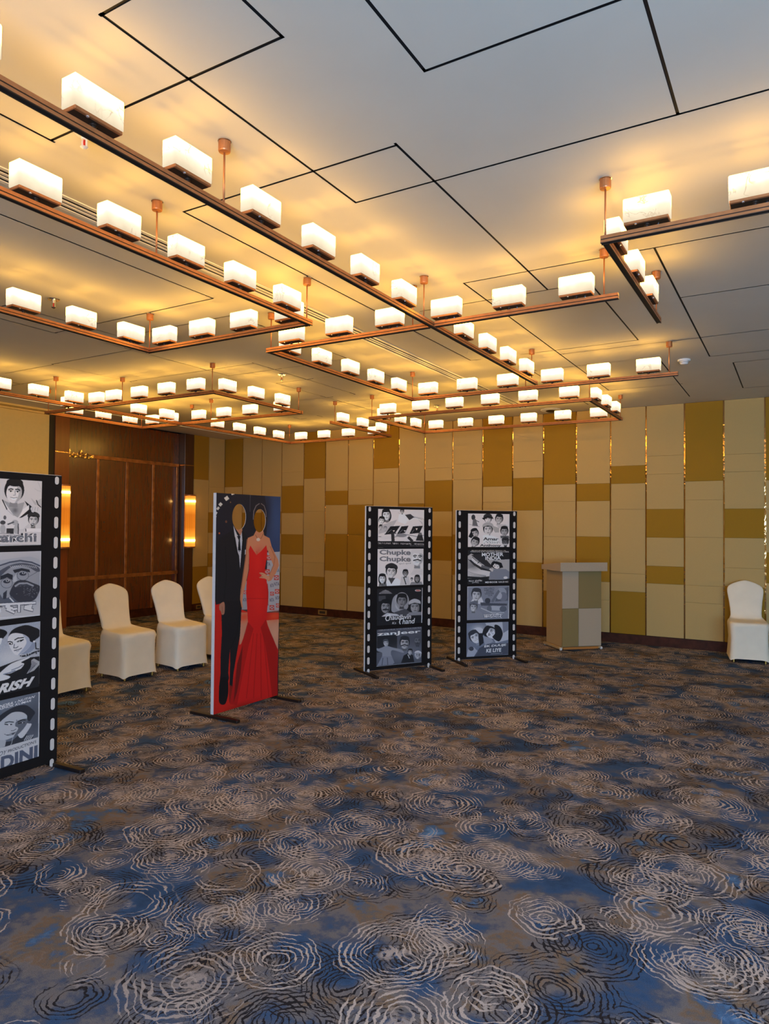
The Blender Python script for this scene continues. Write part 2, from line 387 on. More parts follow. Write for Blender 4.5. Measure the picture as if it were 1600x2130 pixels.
for r in rects:
    b = MB(); b.box(r[0]-.004, r[1]+.004, r[2]-.004, r[3]+.004, H+.004, H+.03, M['groove']); b.build('shadow_gap', ceiling)

# panelled end wall ---------------------------------------------------------
PAN = [(-9.665, -9.198, [2.34], 'mc'), (-9.198, -8.715, [2.22, 1.84, 1.44], 'ccmc'), (-8.715, -8.237, [2.21, 1.86, 1.45, 0.73], 'ccmcm'), (-8.237, -7.725, [2.58, 2.33, 1.83, 1.44, 1.07, 0.83], 'ccmcmcc'), (-7.725, -7.244, [2.45, 1.86, 0.94, 0.69], 'mcccm'), (-7.244, -6.756, [2.22, 1.97, 1.46, 0.81, 0.56], 'cmcmcc'), (-6.756, -6.239, [2.23, 1.97, 1.45, 0.83, 0.56], 'ccmmmc'), (-6.239, -5.74, [2.58, 2.34, 1.88, 1.15], 'mccmc'), (-5.74, -5.252, [2.23, 1.98, 1.41, 0.77], 'ccmcc'), (-5.252, -4.751, [2.55, 2.35, 1.85, 1.45, 1.06, 0.83], 'ccmcmcc'), (-4.751, -4.236, [2.6, 2.35, 1.48, 1.08, 0.84], 'cccmmc'), (-4.236, -3.745, [2.23, 1.99, 1.21, 0.62], 'mccmc'), (-3.745, -3.265, [2.6, 2.35, 1.86, 1.08, 0.83], 'ccmcmc'), (-3.265, -2.775, [2.24, 1.99, 1.47, 0.67], 'mcccm'), (-2.775, -2.288, [2.24, 1.99, 1.48, 0.84, 0.58], 'cmcmcc'), (-2.288, -1.809, [2.48, 2.23, 1.87, 0.97, 0.72], 'cmcccm'), (-1.809, -1.316, [2.6, 2.35, 1.87, 1.48, 1.09, 0.85], 'cccmcmc'), (-1.316, -0.838, [2.24, 1.99, 1.49, 0.85, 0.62], 'mccccc'), (-0.838, -0.362, [2.58, 2.35, 1.87, 1.49, 1.1, 0.86], 'cccmccm'), (-0.362, 0.13, [2.23, 1.86, 1.31, 0.92], 'mccmc')]
FAB = {'c': M['cream_fabric'], 'm': M['mustard_fabric']}
b = MB(); b.box(XL-.3, XR+.2, YF+.028, YF+.2, 0, H+.05, M['groove'])
wall_far = b.build('wall_far'); tag(wall_far, 'end wall of cream and mustard fabric panels with brass strips', 'wall', kind='structure')
ZB = .13
for i, (xa, xb, zs, cs) in enumerate(PAN):
    lv = [H-.003]+zs+[ZB]
    for k, c in enumerate(cs):
        b = MB(); b.bbox(xa+.009, xb-.009, YF, YF+.026, lv[k+1]+.0006, lv[k]-.0006, .0025, FAB[c]); b.build('wall_panel', wall_far)
    if i:
        b = MB(); b.box(xa-.009, xa+.009, YF+.012, YF+.026, ZB, H-.003, M['brass']); b.build('brass_strip', wall_far)
b = MB()                                             # wider plain run of the same wall beyond the frame
b.bbox(.15, XR, YF, YF+.026, ZB, H-.003, .004, FAB['c']); b.build('wall_panel', wall_far)
b = MB(); b.box(XL, XR, YF-.004, YF+.026, 0, ZB-.003, M['base_wood'])
base = b.build('baseboard_far'); tag(base, 'dark wood baseboard under the fabric panelled end wall', 'baseboard', kind='structure')

# left wall -----------------------------------------------------------------
b = MB()
b.box(XL-.35, XL, YB-.1, 6.385, 0, H+.05, M['cream_plaster'])
b.box(XL-.35, XL-.22, 6.385, YF+.1, 0, H+.05, M['black_paint'])
b.box(XL-.22, XL-.028, 9.31, YF+.03, 0, H, M['groove'])
wall_left = b.build('wall_left'); tag(wall_left, 'cream painted side wall ending in wood columns and fabric panels', 'wall', kind='structure')
b = MB(); b.box(XL-.22, XL-.015, 6.385, 6.487, 0, H-.03, M['black_paint']); b.build('shadow_gap', wall_left)
def column(y0, y1, wm):
    b = MB(); b.bbox(XL-.22, XL, y0, y1, 2.70, H-.03, .003, wm); c = b.build('column', wall_left)
    b = MB(); b.bbox(XL-.22, XL, y0, y1, 0, 2.686, .003, wm); c = b.build('column', wall_left)
    b = MB(); b.box(XL-.215, XL-.002, y0+.002, y1-.002, 2.686, 2.70, M['brass']); b.build('brass_strip', wall_left)
column(6.49, 6.73, M['wood_col']); column(9.08, 9.30, M['wood_col_dark'])
for ya, yb, zs, cs in [(9.305, 9.69, [2.45, 1.70, .82], 'mccm'), (9.69, 10.115, [2.32, 1.84, 1.45, 1.06, .80], 'ccmcmc')]:
    lv = [H-.028]+zs+[ZB]
    for k, c in enumerate(cs):
        b = MB(); b.bbox(XL-.026, XL, ya+.007, yb-.007, lv[k+1]+.0006, lv[k]-.0006, .0025, FAB[c]); b.build('wall_panel', wall_left)
b = MB(); b.box(XL-.026, XL+.004, 9.305, YF-.006, 0, ZB-.003, M['base_wood'])
base = b.build('baseboard_left'); tag(base, 'short dark baseboard below the fabric panels in the far corner', 'baseboard', kind='structure')
b = MB(); b.box(XL-.03, -9.0, YB, YF-.002, H-.026, H-.002, M['plaster'])
o = b.build('trim_1'); tag(o, 'flat dropped ceiling border along the cream wall and wood doors', 'trim', kind='structure')
b = MB(); b.box(-9.0, -8.985, YB, YF-.004, H-.034, H-.002, M['white_metal'])
o = b.build('trim_2'); tag(o, 'thin white metal edge line of the dropped ceiling border', 'trim', kind='structure')
b = MB(); b.box(XL+.001, XL+.21, YB, 6.49, H-.052, H-.027, M['cream_plaster']); b.box(XL+.001, XL+.05, YB, 6.40, H-.075, H-.052, M['cream_plaster'])
o = b.build('trim_3'); tag(o, 'pale stepped cornice at the head of the cream wall', 'trim', kind='structure')

# wood panelled folding doors in the recess ------------------------------------
XD = XL-.15
door = empty('door_1', (XD, 6.73, 0)); tag(door, 'red brown wood folding doors with pale battens between two columns', 'door', kind='structure')
dy = [6.735, 7.35-.0, 7.92, 8.485, 9.078]
def dbox(name, y0, y1, z0, z1, t0, t1, mt, r=.003):
    b = MB(); b.bbox(t0, t1, y0-6.73, y1-6.73, z0, z1, r, mt); return b.build(name, door)
for i in range(4):
    dbox('door_panel', dy[i]+.003, dy[i+1]-.003, .735, 2.655, -.06, 0, M['wood'])
    dbox('door_panel', dy[i]+.003, dy[i+1]-.003, .135, .728, -.06, 0, M['wood'])
dbox('header_panel', 6.735, 9.078, 2.662, H-.03, -.06, 0, M['wood'])
dbox('kick_board', 6.735, 9.078, 0, .13, -.06, .012, M['base_wood'])
for y in (6.80, 7.35, 7.92, 8.485, 9.035):
    dbox('batten', y-.024, y+.024, .762, 2.652, .001, .012, M['batten'])
    dbox('batten', y-.022, y+.022, .135, .70, .001, .010, M['batten'])
dbox('batten', 6.78, 9.07, .70, .762, .001, .012, M['batten']); dbox('batten', 6.78, 9.07, 2.655, 2.715, .001, .012, M['batten'])
HOLES = [(0.745, 2.2), (0.88, 2.17), (0.77, 2.04), (0.91, 1.98), (0.755, 1.83), (0.87, 1.78), (0.755, 1.63), (0.76, 1.48), (0.86, 1.455), (0.765, 1.31), (0.87, 1.29), (0.755, 1.14)]
for hy, hz in HOLES:
    b = MB(); b.lathe([(.012, 0), (.010, .003)], M['groove'], 8, axis='x'); b.build('peg_hole', door, loc=(.0005, hy, hz))
rng = np.random.default_rng(3)
b = MB(); vs, fs = [], []                              # torn shiny film along the head batten
nx = 26
for i in range(nx+1):
    for j in range(5):
        t = i/nx
        vs.append((.016+rng.uniform(0, .018), .02+t*.50, 2.655+(j/4-.1)*.075*(1 if 3 < i < 22 else .7)+rng.uniform(-.008, .008)))
for i in range(nx):
    for j in range(4):
        k = i*5+j; fs.append((k, k+5, k+6, k+1))
b.add(vs, fs, M['foil'])
for (y, z, s) in ((.03, 2.77, .06), (.09, 2.735, .04), (.04, 2.60, .055), (.02, 2.54, .04), (.30, 2.745, .03)):
    b.add([(.014, y-s*.5, z-s), (.03, y+s*.4, z+s*.1), (.022, y+s*.1, z+s), (.018, y-s*.5, z+s*.4)], [(0, 1, 2, 3)], M['foil'])
b.build('torn_film', door)['label'] = 'torn shiny gold film strip'

# sconces -----------------------------------------------------------------------
def sconce(y, z0, label, h=.95):
    t = empty('wall_sconce', (XL+.001, y, z0)); tag(t, label, 'sconce', 'amber sconces on the wood columns')
    b = MB(); b.bbox(0, .018, -.125, .125, -.02, h+.02, .003, M['bronze']); b.build('back_plate', t)
    n = 44; prof = []
    vs, fs = [], []
    for j, z in enumerate((.012, h-.012)):
        for i in range(n+1):
            a = -PI/2+PI*i/n; r = .108+.004*(i % 2)
            vs.append((.018+r*math.cos(a)*.9, r*math.sin(a), z))
    for i in range(n): fs.append((i, i+1, n+2+i, n+1+i))
    b = MB(); b.add(vs, fs, M['sconce']); b.build('glass_shade', t)
    for z in (-.008, h-.012):
        b = MB(); pts = [(.019+.118*math.cos(-PI/2+PI*i/16)*.9, .118*math.sin(-PI/2+PI*i/16)) for i in range(17)]
        b.prism(pts, z, z+.02, M['bronze']); b.build('end_cap', t)
sconce(6.615, 1.235, 'amber ribbed glass wall sconce on the red wood column behind the film banner')
sconce(9.19, 1.19, 'amber ribbed glass wall sconce on the dark wood column beside the cream panels')

# window wall and side wall behind the camera -----------------------------------------
b = MB(); edges = [XL-.3]
for wx, ww in WIN: edges += [wx-ww/2, wx+ww/2]
edges.append(XR+.2)
for i in range(0, len(edges), 2): b.box(edges[i], edges[i+1], YB-.2, YB, 0, H+.05, M['cream_plaster'])
for wx, ww in WIN:
    b.box(wx-ww/2, wx+ww/2, YB-.2, YB, 0, .45, M['cream_plaster']); b.box(wx-ww/2, wx+ww/2, YB-.2, YB, 2.65, H+.05, M['cream_plaster'])
o = b.build('wall_back'); tag(o, 'cream painted wall with tall windows facing the fabric panelled end wall', 'wall', kind='structure')
for k, (wx, ww) in enumerate(WIN):
    b = MB()
    for x in (wx-ww/2, wx-.02, wx+ww/2-.04): b.box(x, x+.04, YB-.09, YB-.03, .45, 2.65, M['bronze'])
    for z in (.45, 2.61): b.box(wx-ww/2+.04, wx+ww/2-.04, YB-.09, YB-.03, z, z+.04, M['bronze'])
    o = b.build('window_%d' % (k+1)); tag(o, ['tall window nearest the cream side wall', 'middle tall window in the back wall', 'tall window in the corner by the plain fabric side wall'][k], 'window', kind='structure')
b = MB(); b.box(XR, XR+.2, YB, YF, 0, H+.05, M['cream_fabric'])
o = b.build('wall_right'); tag(o, 'plain cream fabric side wall opposite the wood doors', 'wall', kind='structure')

# ------------------------------------------------------------------ chandeliers
def lamp_meshes():
    b = MB(); b.bbox(-.099, .099, -.036, .036, 0, .014, .002, M['bronze']); b.bbox(-.095, .095, -.024, .024, -.001, .002, .0005, M['bronze_dark'])
    for k in (-1, 1): b.lathe([(.0055, -.004), (.0055, 0)], M['screw'], 8, (k*.045, k*.030, 0))
    tray = b.mesh('lamp')
    b = MB(); b.lathe([(.010, -.018), (.010, -.008), (.014, -.006), (.014, 0)], M['bronze_dark'], 12); stem = b.mesh('stem')
    bm = bmesh.new(); bmesh.ops.create_cube(bm, size=1)
    for v in bm.verts: v.co = Vector((v.co.x*.205, v.co.y*.076, (v.co.z+.5)*.112))
    bmesh.ops.bevel(bm, geom=[e for e in bm.edges], offset=.003, segments=2, affect='EDGES')
    top = [f for f in bm.faces if f.normal.z > .99]; bmesh.ops.delete(bm, geom=top, context='FACES')
    me = bpy.data.meshes.new('shade'); bm.to_mesh(me); bm.free(); me.materials.append(M['shade'])
    b = MB(); b.box(-.094, .094, -.030, .030, .098, .101, M['diffuser']); dif = b.mesh('diffuser')
    return tray, stem, me, dif
TRAY, STEM, SHADE, DIFF = lamp_meshes()
b = MB(); b.lathe([(.0045, 0), (.0045, .245)], M['bronze'], 10); ROD = b.mesh('rod', True)
b = MB(); b.lathe([(.006, 0), (.025, .003), (.027, .008), (.027, .046), (.024, .050)], M['bronze'], 18); b.lathe([(.030, .050), (.030, .056)], M['chrome'], 18); CANOPY = b.mesh('canopy')
ZT, ZBOT = 3.016, 2.979
def beam(t, p, q, ext0=.02, ext1=.02):
    """a bar of two stacked profiles with a groove between them and a channel below"""
    dx, dy = q[0]-p[0], q[1]-p[1]; L = math.hypot(dx, dy); a = math.atan2(dy, dx)
    b = MB()
    for y0, y1, z0, z1, e, mt in ((-.014, .014, .021, .037, 0, 'bronze'), (-.011, .011, .016, .021, 0, 'bronze_dark'), (-.014, .014, .004, .016, 0, 'bronze'),
                                  (-.014, -.009, 0, .004, 0, 'bronze_dark'), (.009, .014, 0, .004, 0, 'bronze_dark'), (-.009, .009, .003, .0045, .002, 'black_paint')):
        b.box(-ext0+e, L+ext1-e, y0, y1, z0, z1, M[mt])
    b.build('beam', t, loc=(p[0], p[1], ZBOT), rz=a)
def chandelier(label, beams, lamps, rods, base):
    t = empty('chandelier', (0, 0, 0)); tag(t, label, 'chandelier', 'copper light bars hung from the ceiling')
    for p, q, *e in beams: beam(t, p, q, *(e or ()))
    for x, y, r in lamps:
        l = link('lamp', TRAY, t, (x-(.0 if r else .008), y-(.012 if r else 0), 3.034), r)
        link('stem', STEM, l); link('shade', SHADE, l, (0, 0, .013)); link('diffuser', DIFF, l)
    for x, y in rods:
        r = link('rod', ROD, t, (x, y, ZT)); link('canopy', CANOPY, r, (0, 0, H-ZT-.056))
    return t
V = PI/2
def ly(x, ys): return [(x, y, V) for y in ys]
def lx(y, xs): return [(x, y, 0.0) for x in xs]
chandelier('longest straight copper light bar, nearest the camera, crossing diagonally overhead',
    [((-2.175, .3), (-2.175, 6.50))], ly(-2.175, [.68, 1.14, 1.60, 2.05, 2.51, 2.97, 3.43, 3.90, 4.83, 5.30, 5.77, 6.25]),
    [(-2.175, .5), (-2.175, 2.25), (-2.175, 4.16), (-2.175, 6.38)], None)
chandelier('U shaped copper light bar over the film banner at the photo\'s left edge',
    [((-2.89, 1.0), (-2.89, 3.83)), ((-2.91, 3.83), (-4.49, 3.83), 0, .02), ((-4.49, 3.81), (-4.49, 1.8), 0, .02)],
    ly(-2.89, [1.40, 1.84, 2.28, 2.72, 3.15, 3.60])+lx(3.83, [-3.06, -3.48, -3.90, -4.31])+ly(-4.49, [3.66, 3.22, 2.78, 2.33]),
    [(-2.89, 2.50), (-2.89, 3.80), (-4.49, 3.83), (-4.49, 2.1)], None)
chandelier('U shaped copper light bar in mid ceiling, its legs crossing under the longest bar',
    [((-.945, 4.29), (-2.153, 4.29), .02, 0), ((-2.197, 4.29), (-3.635, 4.29), 0, .02), ((-3.635, 4.31), (-3.635, 6.69), 0, 0), ((-3.655, 6.71), (-.945, 6.71), 0, .02)],
    lx(4.29, [-1.17, -1.61, -2.06, -2.51, -2.95, -3.40])+ly(-3.635, [4.57, 5.02, 5.48, 5.94, 6.41])+lx(6.71, [-3.44, -2.98, -2.53, -2.07, -1.62, -1.17]),
    [(-1.01, 4.29), (-2.33, 4.29), (-3.615, 4.29), (-3.635, 6.70), (-2.35, 6.71), (-1.0, 6.71)], None)
chandelier('copper light bar corner at the upper right, two legs meeting at a rod',
    [((1.2, 3.42), (-.80, 3.42), .02, .02), ((-.80, 3.44), (-.80, 4.92), 0, .02)],
    lx(3.42, [-.60, -.15, .30, .75])+ly(-.80, [3.67, 4.14, 4.60]), [(-.80, 3.42), (.5, 3.42), (-.80, 4.83)], None)
chandelier('long U shaped copper light bar beside the wood doors and far corner',
    [((-7.37, 3.2), (-7.37, 9.26)), ((-7.35, 9.28), (-5.42, 9.28), .04, 0), ((-5.42, 9.30), (-5.42, 7.70), 0, .02)],
    ly(-7.37, [3.85, 4.31, 4.75, 5.20, 6.14, 6.61, 7.57, 8.04, 8.51, 8.98])+lx(9.28, [-7.14, -6.67, -6.19, -5.70])+ly(-5.42, [7.99, 8.50, 9.02]),
    [(-7.37, 3.4), (-7.37, 4.95), (-7.37, 7.05), (-7.37, 9.25), (-5.42, 9.25), (-5.42, 7.78)], None)
chandelier('closed rectangular copper light bar hanging in front of the wood doors',
    [((-5.28, 5.35), (-7.348, 5.35), .02, 0), ((-7.392, 5.35), (-8.15, 5.35), 0, .02), ((-5.28, 5.37), (-5.28, 6.83), 0, 0), ((-5.26, 6.85), (-7.348, 6.85), 0, 0), ((-7.392, 6.85), (-8.15, 6.85), 0, .02), ((-8.15, 6.83), (-8.15, 5.37), 0, 0)],
    lx(5.35, [-5.53, -5.98, -6.42, -6.86, -7.17, -7.70])+ly(-5.28, [5.57, 6.03, 6.50])+lx(6.85, [-5.58, -6.10, -6.56, -7.02, -7.55, -7.94])+ly(-8.15, [5.76, 6.20, 6.64]),
    [(-5.28, 5.33), (-6.72, 5.35), (-8.14, 5.37), (-8.15, 6.83), (-6.80, 6.85), (-5.28, 6.80)], None)
chandelier('closed rectangular copper light bar nearest the fabric panelled wall',
    [((-4.77, 7.62), (-1.92, 7.62), 0, 0), ((-1.94, 7.64), (-1.94, 9.13), 0, 0), ((-1.92, 9.15), (-4.77, 9.15), 0, 0), ((-4.75, 9.13), (-4.75, 7.64), 0, 0)],
    lx(7.62, [-4.48, -4.01, -3.55, -3.09, -2.63, -2.16])+ly(-1.94, [7.90, 8.38, 8.86])+lx(9.15, [-2.21, -2.68, -3.15, -3.62, -4.09, -4.56])+ly(-4.75, [8.88, 8.42, 7.96]),
    [(-4.74, 7.64), (-1.95, 7.63), (-1.94, 9.12), (-4.75, 9.13)], None)

# ------------------------------------------------------------------ ceiling fittings
t = empty('slot_diffuser', (-3.335, 0, H)); tag(t, 'long linear air slot with three dark slits in the ceiling', 'air vent')
b = MB()
for x0, x1 in ((-.076, -.052), (.052, .076)): b.box(x0, x1, .6, 9.45, -.006, -.001, M['white_metal'])
b.box(-.076, .076, 9.44, 9.465, -.006, -.001, M['white_metal']); b.build('flange', t)
b = MB(); b.box(-.053, .053, .6, 9.45, -.0012, -.0006, M['groove']); b.build('dark_slot', t)
for x in (-.0175, .0175):
    b = MB(); b.box(x-.0085, x+.0085, .6, 9.45, -.006, -.0012, M['white_metal']); b.build('slat', t)
def sprinkler(x, y, label, mt='chrome'):
    t = empty('sprinkler_head', (x, y, H-.0005)); tag(t, label, 'sprinkler', 'fire sprinkler heads')
    b = MB(); b.lathe([(.040, -.010), (.044, -.004), (.044, 0)], M[mt], 18); b.build('escutcheon', t)
    b = MB(); b.lathe([(.013, -.035), (.016, -.01)], M[mt], 12)
    for s in (-1, 1): b.box(s*.014-.003, s*.014+.003, -.003, .003, -.066, -.03, M[mt])
    b.build('frame_arms', t)
    b = MB(); b.lathe([(.0045, -.060), (.0055, -.045), (.0045, -.034)], M['red_bulb'], 8); b.build('glass_bulb', t)
    b = MB(); b.lathe([(.006, -.074), (.018, -.066)], M[mt], 14); b.build('deflector', t)
sprinkler(-4.84, 3.22, 'chrome fire sprinkler between two lamps at the far left of the ceiling')
sprinkler(-4.98, 6.10, 'chrome fire sprinkler in open ceiling between the U shaped light bars')
sprinkler(-2.66, 1.90, 'white fire sprinkler just under the nearest light bar', 'white_metal')
sprinkler(-8.45, 6.2, 'chrome fire sprinkler in front of the wood doors')
sprinkler(-4.35, 8.75, 'chrome fire sprinkler inside the light bar rectangle by the fabric wall')
t = empty('smoke_detector', (-.98, 7.51, H-.0005)); tag(t, 'white round smoke detector on the ceiling beyond the last lamp', 'smoke detector')
b = MB(); b.lathe([(.052, -.020), (.060, -.014), (.060, 0)], M['white_metal'], 28); b.build('base_ring', t, True)
b = MB(); b.lathe([(.022, -.050), (.034, -.046), (.040, -.034), (.040, -.018)], M['white_metal'], 24); b.lathe([(.035, -.036), (.0405, -.033), (.0405, -.029)], M['socket'], 24); b.build('sensor_dome', t, True)
t = empty('round_diffuser', (-3.05, 9.80, H-.001)); tag(t, 'loose round air diffuser hanging by a stained patch near the end wall', 'air vent')
t.rotation_euler = (math.radians(-5), 0, 0)
b = MB(); b.lathe([(.10, -.022), (.135, -.016), (.15, -.008)], M['white_metal'], 28); b.build('outer_cone', t)
b = MB(); b.lathe([(.02, -.035), (.06, -.030), (.085, -.018)], M['bronze_dark'], 24); b.build('inner_cone', t)

def outlet(name, loc, rz, label, w=.19, h=.085):
    t = empty(name, loc, rz); tag(t, label, 'outlet', 'outlets in the baseboard')
    b = MB(); b.bbox(-w/2, w/2, -.006, 0, 0, h, .002, M['outlet']); b.build('face_plate', t)
    b = MB(); b.box(-w*.32, w*.32, -.0075, -.0055, h*.25, h*.75, M['socket']); b.build('socket', t)
outlet('floor_outlet', (-7.27, YF-.005, .022), 0, 'brass power outlet in the baseboard right of the couple banner')
outlet('floor_outlet', (XL+.005, 9.46, .03), PI/2, 'small power outlet in the corner baseboard behind the chairs', .12, .075)
# ------------------------------------------------------------------ chairs
def chair_meshes():
    n = 64
    def ring(w, yf, yb, zf, zb, ex, hem=0.0):
        out = []
        for i in range(n):
            a = 2*PI*i/n; c, s = math.cos(a), math.sin(a)
            x = w*math.copysign(abs(c)**(2/ex), c); t = math.copysign(abs(s)**(2/ex), s)          # t=+1 is the front
            y = (yf+yb)/2+t*(yf-yb)/2
            z = (zf+zb)/2+t*(zf-zb)/2
            if hem: z += hem*(math.cos(2*(a-0))**2)                                                # the hem is pulled up between the legs
            out.append((x, -y, z))
        return out
    R = []
    R.append(ring(.222, .232, -.250, .028, .028, 9, .022))
    R.append(ring(.218, .228, -.246, .050, .050, 9, .018))
    R.append(ring(.211, .222, -.232, .14, .14, 8, .006))
    R.append(ring(.208, .220, -.220, .28, .28, 8))
    R.append(ring(.212, .224, -.212, .38, .38, 7))
    R.append(ring(.219, .232, -.210, .430, .430, 6))
    R.append(ring(.220, .234, -.212, .455, .455, 5))
    R.append(ring(.212, .224, -.214, .474, .478, 5))
    R.append(ring(.200, .196, -.216, .482, .492, 4.5))
    R.append(ring(.190, .08, -.220, .484, .505, 4.5))
    R.append(ring(.182, -.06, -.224, .486, .520, 4.5))
    R.append(ring(.176, -.135, -.227, .490, .535, 4.5))
    R.append(ring(.174, -.162, -.230, .505, .548, 4.5))
    for z, w, th in ((.56, .174, .056), (.62, .179, .054), (.70, .188, .052), (.76, .198, .050), (.81, .205, .048), (.84, .205, .047), (.86, .201, .046)):
        yc = -.197-(z-.53)*.30
        R.append(ring(w, yc+th/2, yc-th/2, z, z, 4))
    # crown: the rings close as a pointed arch
    yc0 = -.197-.34*.30
    top = []
    for k, (w, zc, th) in enumerate(((.190, .880, .044), (.166, .901, .042), (.130, .920, .038), (.090, .936, .034), (.052, .948, .028), (.022, .955, .02), (.004, .957, .012))):
        yc = -.197-(zc-.53)*.30
        R.append(ring(w, yc+th/2, yc-th/2, zc, zc, 3))
    vs = [p for r in R for p in r]; fs = []
    for j in range(len(R)-1):
        for i in range(n): fs.append((j*n+i, j*n+(i+1) % n, (j+1)*n+(i+1) % n, (j+1)*n+i))
    fs.append(tuple((len(R)-1)*n+i for i in range(n)))
    b = MB(); b.add(vs, fs, M['spandex'])
    return b
def cover_mesh(seed):
    b = chair_meshes(); rnd = random.Random(seed); ph = [rnd.uniform(0, 6) for _ in range(4)]
    out = []
    for x, y, z in b.v:                                   # pulls and creases in the stretched cloth
        d = 0
        if .10 < z < .455:
            e = math.exp(-((z-.40)/.05)**2)
            d = .007*e*math.sin(26*(x+z*1.3)+ph[0])*math.sin(9*x+ph[1])+.003*math.sin(15*z+7*x+ph[2])
        out.append((x+(d if abs(x) > .2 else 0), y-(d if y < 0 else -d*.5), z))
    b.v = out
    me = b.mesh('cover', True); return me
def chair(x, y, rz, label, seed, group='banquet chairs in ivory covers'):
    t = empty('banquet_chair', (x, y, 0), rz); tag(t, label, 'chair', group)
    cv = link('cover', cover_mesh(seed), t)
    for sx, sy in ((-.170, -.185), (.170, -.185), (-.165, .195), (.165, .195)):
        link('leg', LEG, t, (sx, sy, 0))
b = MB(); b.lathe([(.010, 0), (.012, .004), (.012, .40)], M['gold_leg'], 10); LEG = b.mesh('leg')
# local -y is the front of the chair; rotation +90 degrees turns it to +x
chair(-6.045, 4.14, math.radians(91), 'ivory covered chair half hidden behind the film banner at the photo\'s left edge', 1)
chair(-6.09, 4.97, math.radians(88), 'whole ivory covered chair showing one gold leg tip below its hem', 2)
chair(-6.00, 5.63, math.radians(82), 'ivory covered chair between the whole chair and the couple banner', 3)
chair(-6.02, 6.36, math.radians(86), 'ivory covered chair mostly hidden behind the couple banner', 4)
chair(-.535, 9.63, math.radians(9), 'lone ivory covered chair against the panelled wall by the lectern', 5)

# ------------------------------------------------------------------ lectern
t = empty('lectern', (-2.655, 9.035, 0), math.radians(44)); tag(t, 'cream and mustard checkered lectern with a slanted top on the carpet', 'lectern')
W_, D_ = .565, .46
b = MB(); b.bbox(.006, W_-.006, .012, D_, .045, 1.035, .003, M['pod_tan']); b.build('body', t)
sx = .415*W_
for x0, x1, z0, z1, mt in ((0, sx, .05, .545, 'pod_mustard'), (sx, W_, .05, .545, 'pod_cream'), (0, sx, .545, 1.032, 'pod_cream'), (sx, W_, .545, 1.032, 'pod_mustard')):
    b = MB(); b.bbox(x0+.0015, x1-.0015, -.006, .0115, z0+.0015, z1-.0015, .002, M[mt]); b.build('front_panel', t)
b = MB(); x0, x1, y0, y1 = -.055, W_+.055, -.06, D_+.03
zt = {0: 1.150, 1: 1.105}
b.add([(x0, y0, 1.036), (x1, y0, 1.036), (x1, y1, 1.036), (x0, y1, 1.036), (x0, y0, 1.150), (x1, y0, 1.150), (x1, y1, 1.10), (x0, y1, 1.10)],
      [(0, 3, 2, 1), (4, 5, 6, 7), (0, 1, 5, 4), (1, 2, 6, 5), (2, 3, 7, 6), (3, 0, 4, 7)], M['pod_cream'])
b.build('top', t)
b = MB(); b.bbox(-.03, W_+.012, .02, D_+.03, .012, .044, .004, M['pod_tan']); b.build('plinth', t)
b = MB(); b.box(.02, W_-.04, -.004, .016, .012, .042, M['pod_orange']); b.build('kick_strip', t)
for x, y in ((-.012, .012), (W_+.008, .012), (-.012, D_), (W_, D_)):
    b = MB(); b.lathe([(.004, -.012), (.018, -.010), (.018, .010), (.004, .012)], M['white_metal'], 14, axis='x'); b.build('caster', t, loc=(x, y, .0185))

# ------------------------------------------------------------------ printed pictures
def project(p):
    q = np.array(p, float)-np.array([0, 0, EYE]); x, y, z = AX_R@q, AX_D@q, AX_F@q
    return FPX*x/z+800, FPX*y/z+1065
def homography(src, dst):
    A = []
    for (x, y), (u, v) in zip(src, dst):
        A.append([x, y, 1, 0, 0, 0, -u*x, -u*y, -u]); A.append([0, 0, 0, x, y, 1, -v*x, -v*y, -v])
    return np.linalg.svd(np.array(A))[2][-1].reshape(3, 3)
GLYPH = {}
def glyph_tris(txt, bold, slant):
    key = (txt, bold, slant)
    if key not in GLYPH:
        cu = bpy.data.curves.new('t', 'FONT'); cu.body = txt; cu.offset = bold; cu.shear = slant; cu.resolution_u = 3
        o = bpy.data.objects.new('t', cu); C.objects.link(o)
        dg = bpy.context.evaluated_depsgraph_get(); me = o.evaluated_get(dg).to_mesh()
        me.calc_loop_triangles()
        v = np.array([w.co[:2] for w in me.vertices]) if len(me.vertices) else np.zeros((0, 2))
        tr = np.array([q.vertices[:] for q in me.loop_triangles]) if len(me.loop_triangles) else np.zeros((0, 3), int)
        if len(v):
            lo, hi = v.min(0), v.max(0); v = (v-lo)/np.maximum(hi-lo, 1e-6); v[:, 1] = 1-v[:, 1]
        o.evaluated_get(dg).to_mesh_clear(); bpy.data.objects.remove(o); bpy.data.curves.remove(cu)
        GLYPH[key] = (v, tr)
    return GLYPH[key]
